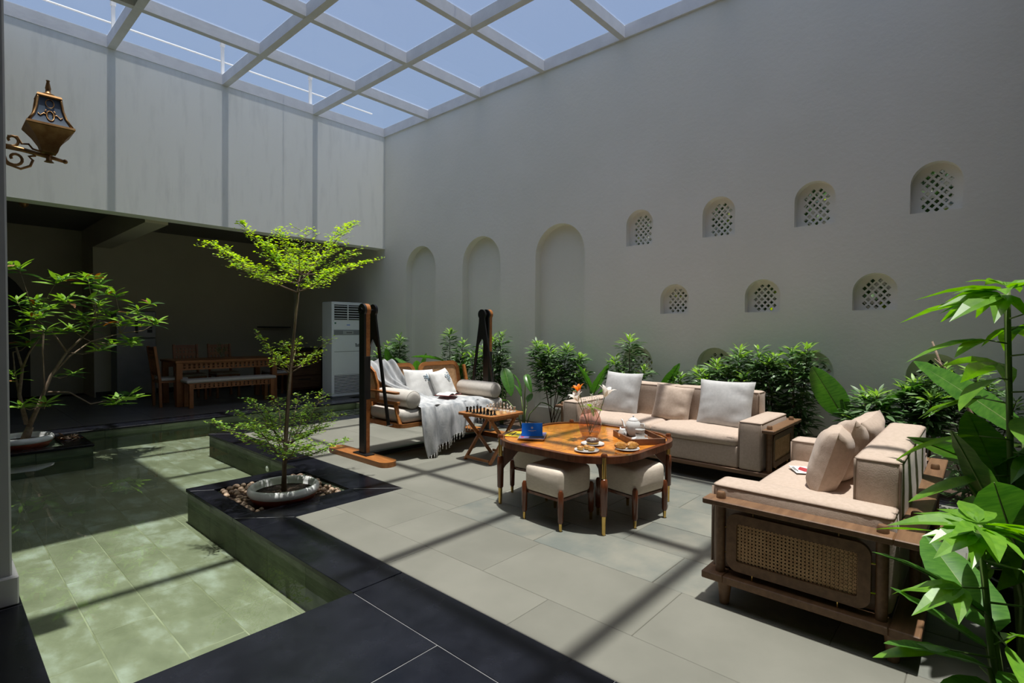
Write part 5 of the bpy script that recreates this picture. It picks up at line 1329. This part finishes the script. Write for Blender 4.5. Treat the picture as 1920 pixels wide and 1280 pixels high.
# ------------------------------------------------------------------ dining set
DW = mat('dining_wood', (.42, .14, .04), (.56, .21, .065), 6, .4, k=.62); SEATW = mat('seat_pad', (.50, .46, .40), (.56, .51, .45), 20, .9, k=1)
dt = thing('dining_table', 'long dark wooden dining table with pierced apron', 'table', (3.58, 10.27, 0))
P().box(-.84, .84, -.43, .43, .725, .76, .004).obj('tabletop', DW, dt)
for x in (-.78, .78):
    for y in (-.37, .37): P().box(x-.045, x+.045, y-.045, y+.045, 0, .725, .003).obj('leg', DW, dt)
def apron(x0, x1, y, z0, z1, parent, n):
    hs = []
    for k in range(n):
        for j in (0, 1):
            cx = x0+(x1-x0)*(k+.5)/n; cz = z0+(z1-z0)*(.32+.36*j); h = (z1-z0)*.13
            hs.append([(cx-h, cz-h), (cx-h, cz+h), (cx+h, cz+h), (cx+h, cz-h)])
    P().prism([(x0, z0), (x1, z0), (x1, z1), (x0, z1)], -.01, .01, Matrix(((1, 0, 0, 0), (0, 0, -1, y), (0, 1, 0, 0), (0, 0, 0, 1))), holes=hs).obj('apron', DW, parent, 0)
apron(-.735, .735, -.37, .60, .725, dt, 20)
P().box(-.735, .735, .36, .38, .62, .725).obj('back_apron', DW, dt)
bn = thing('dining_bench', 'wooden bench with pale padded seat along the dining table', 'bench', (3.53, 9.70, 0))
p = P(); soft_block(p, -.72, .72, -.17, .17, .405, .46, .02, .006); p.obj('seat_pad', SEATW, bn, 180)
for x in (-.65, .65):
    for y in (-.13, .13): P().box(x-.03, x+.03, y-.03, y+.03, 0, .40, .003).obj('leg', DW, bn)
apron(-.62, .62, -.13, .31, .40, bn, 18)
P().box(-.70, .70, -.155, .155, .39, .405).obj('seat_frame', DW, bn)
def chair():
    t = thing('dining_chair', 'x', 'chair')
    for x in (-.19, .19):
        P().box(x-.02, x+.02, -.21, -.17, 0, .43, .003).obj('leg', DW, t)
        P().bar((x, .19, 0), (x, .20, .44), .04, .04, .003, up=(1, 0, 0)).bar((x, .20, .44), (x, .27, 1.0), .04, .035, .003, up=(1, 0, 0)).obj('back_leg', DW, t)
    P().box(-.21, .21, -.21, .21, .40, .43, .003).obj('seat_frame', DW, t)
    p = P(); soft_block(p, -.205, .205, -.21, .18, .43, .475, .018, .006); p.obj('seat_pad', SEATW, t, 180)
    hs = []
    for k in range(6):
        cx = -.145+.058*k
        for j in range(2): hs.append([(cx-.011, .33+.055*j), (cx-.011, .352+.055*j), (cx+.011, .352+.055*j), (cx+.011, .33+.055*j)])
        hs.append([(cx-.010, .05), (cx-.010, .27), (cx+.010, .27), (cx+.010, .05)])
    P().prism([(-.17, 0), (.17, 0), (.17, .47), (-.17, .47)], -.008, .008, Matrix.Translation((0, .215, .52)) @ Matrix.Rotation(R(-7), 4, 'X') @ Matrix.Rotation(pi/2, 4, 'X'), holes=hs).obj('backrest', DW, t, 0)
    return t
ch0 = chair()
for k, (x, y, a, lab) in enumerate([(3.24, 10.80, 0, 'pierced back dining chair behind the table on the left'), (3.84, 10.86, 0, 'pierced back dining chair behind the table with the flowers before it'),
        (2.76, 10.2, pi/2, 'dining chair at the fridge end of the table'), (4.62, 10.35, -pi/2, 'dining chair at the cabinet end of the table')]):
    o = ch0 if k == 0 else dup(ch0); o.location = (x, y, 0); o.rotation_euler = (0, 0, a); o['label'] = lab; o['group'] = 'dining chairs on the veranda'
dv = thing('flower_vase', 'small glass vase of dry sprigs on the dining table', 'vase', (3.62, 10.35, .76))
P().lathe([(.03, 0), (.045, .03), (.035, .09), (.028, .11)], n=16).obj('vase_body', GLASS, dv, 60)
f_ = Foliage(); p = P()
for k in range(26):
    a = rd.uniform(0, 6.28); r = rd.uniform(.03, .14); z = rd.uniform(.16, .28); p.tube([(0, 0, .03), (r*cos(a), r*sin(a), z)], .0012, 4)
    for j in range(7): f_.leaf((r*cos(a)*(.6+.08*j), r*sin(a)*(.6+.08*j), z*(.6+.08*j)), (rd.gauss(0, 1), rd.gauss(0, 1), rd.gauss(0, 1)), .022, 'tiny', 0, 0)
p.obj('stems', STEMG, dv, kind='stuff'); f_.obj('sprigs', [LEAFS], dv, kind='stuff')

# hedge beyond the lattice windows
f_ = Foliage(); rd = random.Random(12)
for k in range(9000): f_.leaf((rd.uniform(6.36, 6.62), rd.uniform(-.6, 4.2), rd.uniform(.1, 3.2)), (rd.gauss(0, 1), rd.gauss(0, 1), rd.gauss(0, .6)), rd.uniform(.07, .13), 'broad', rd.uniform(-1, 1), 0 if rd.random() < .93 else 1)
tag(f_.obj('hedge', [LEAFD, LEAFY], None), 'dark hedge glimpsed outside through the lattice windows', 'hedge', kind='stuff')

# underwater lamp set in the pool side
q_ = on_x(502, 875, 2.33)
t = thing('pool_lamp', 'small round white underwater lamp set in the pool side wall', 'lamp', (2.328, q_.y, -.13))
P().lathe([(.001, -.014), (.022, -.012), (.030, -.006), (.032, 0)], n=20, axis='x').obj('lens', POTW, t, 60)
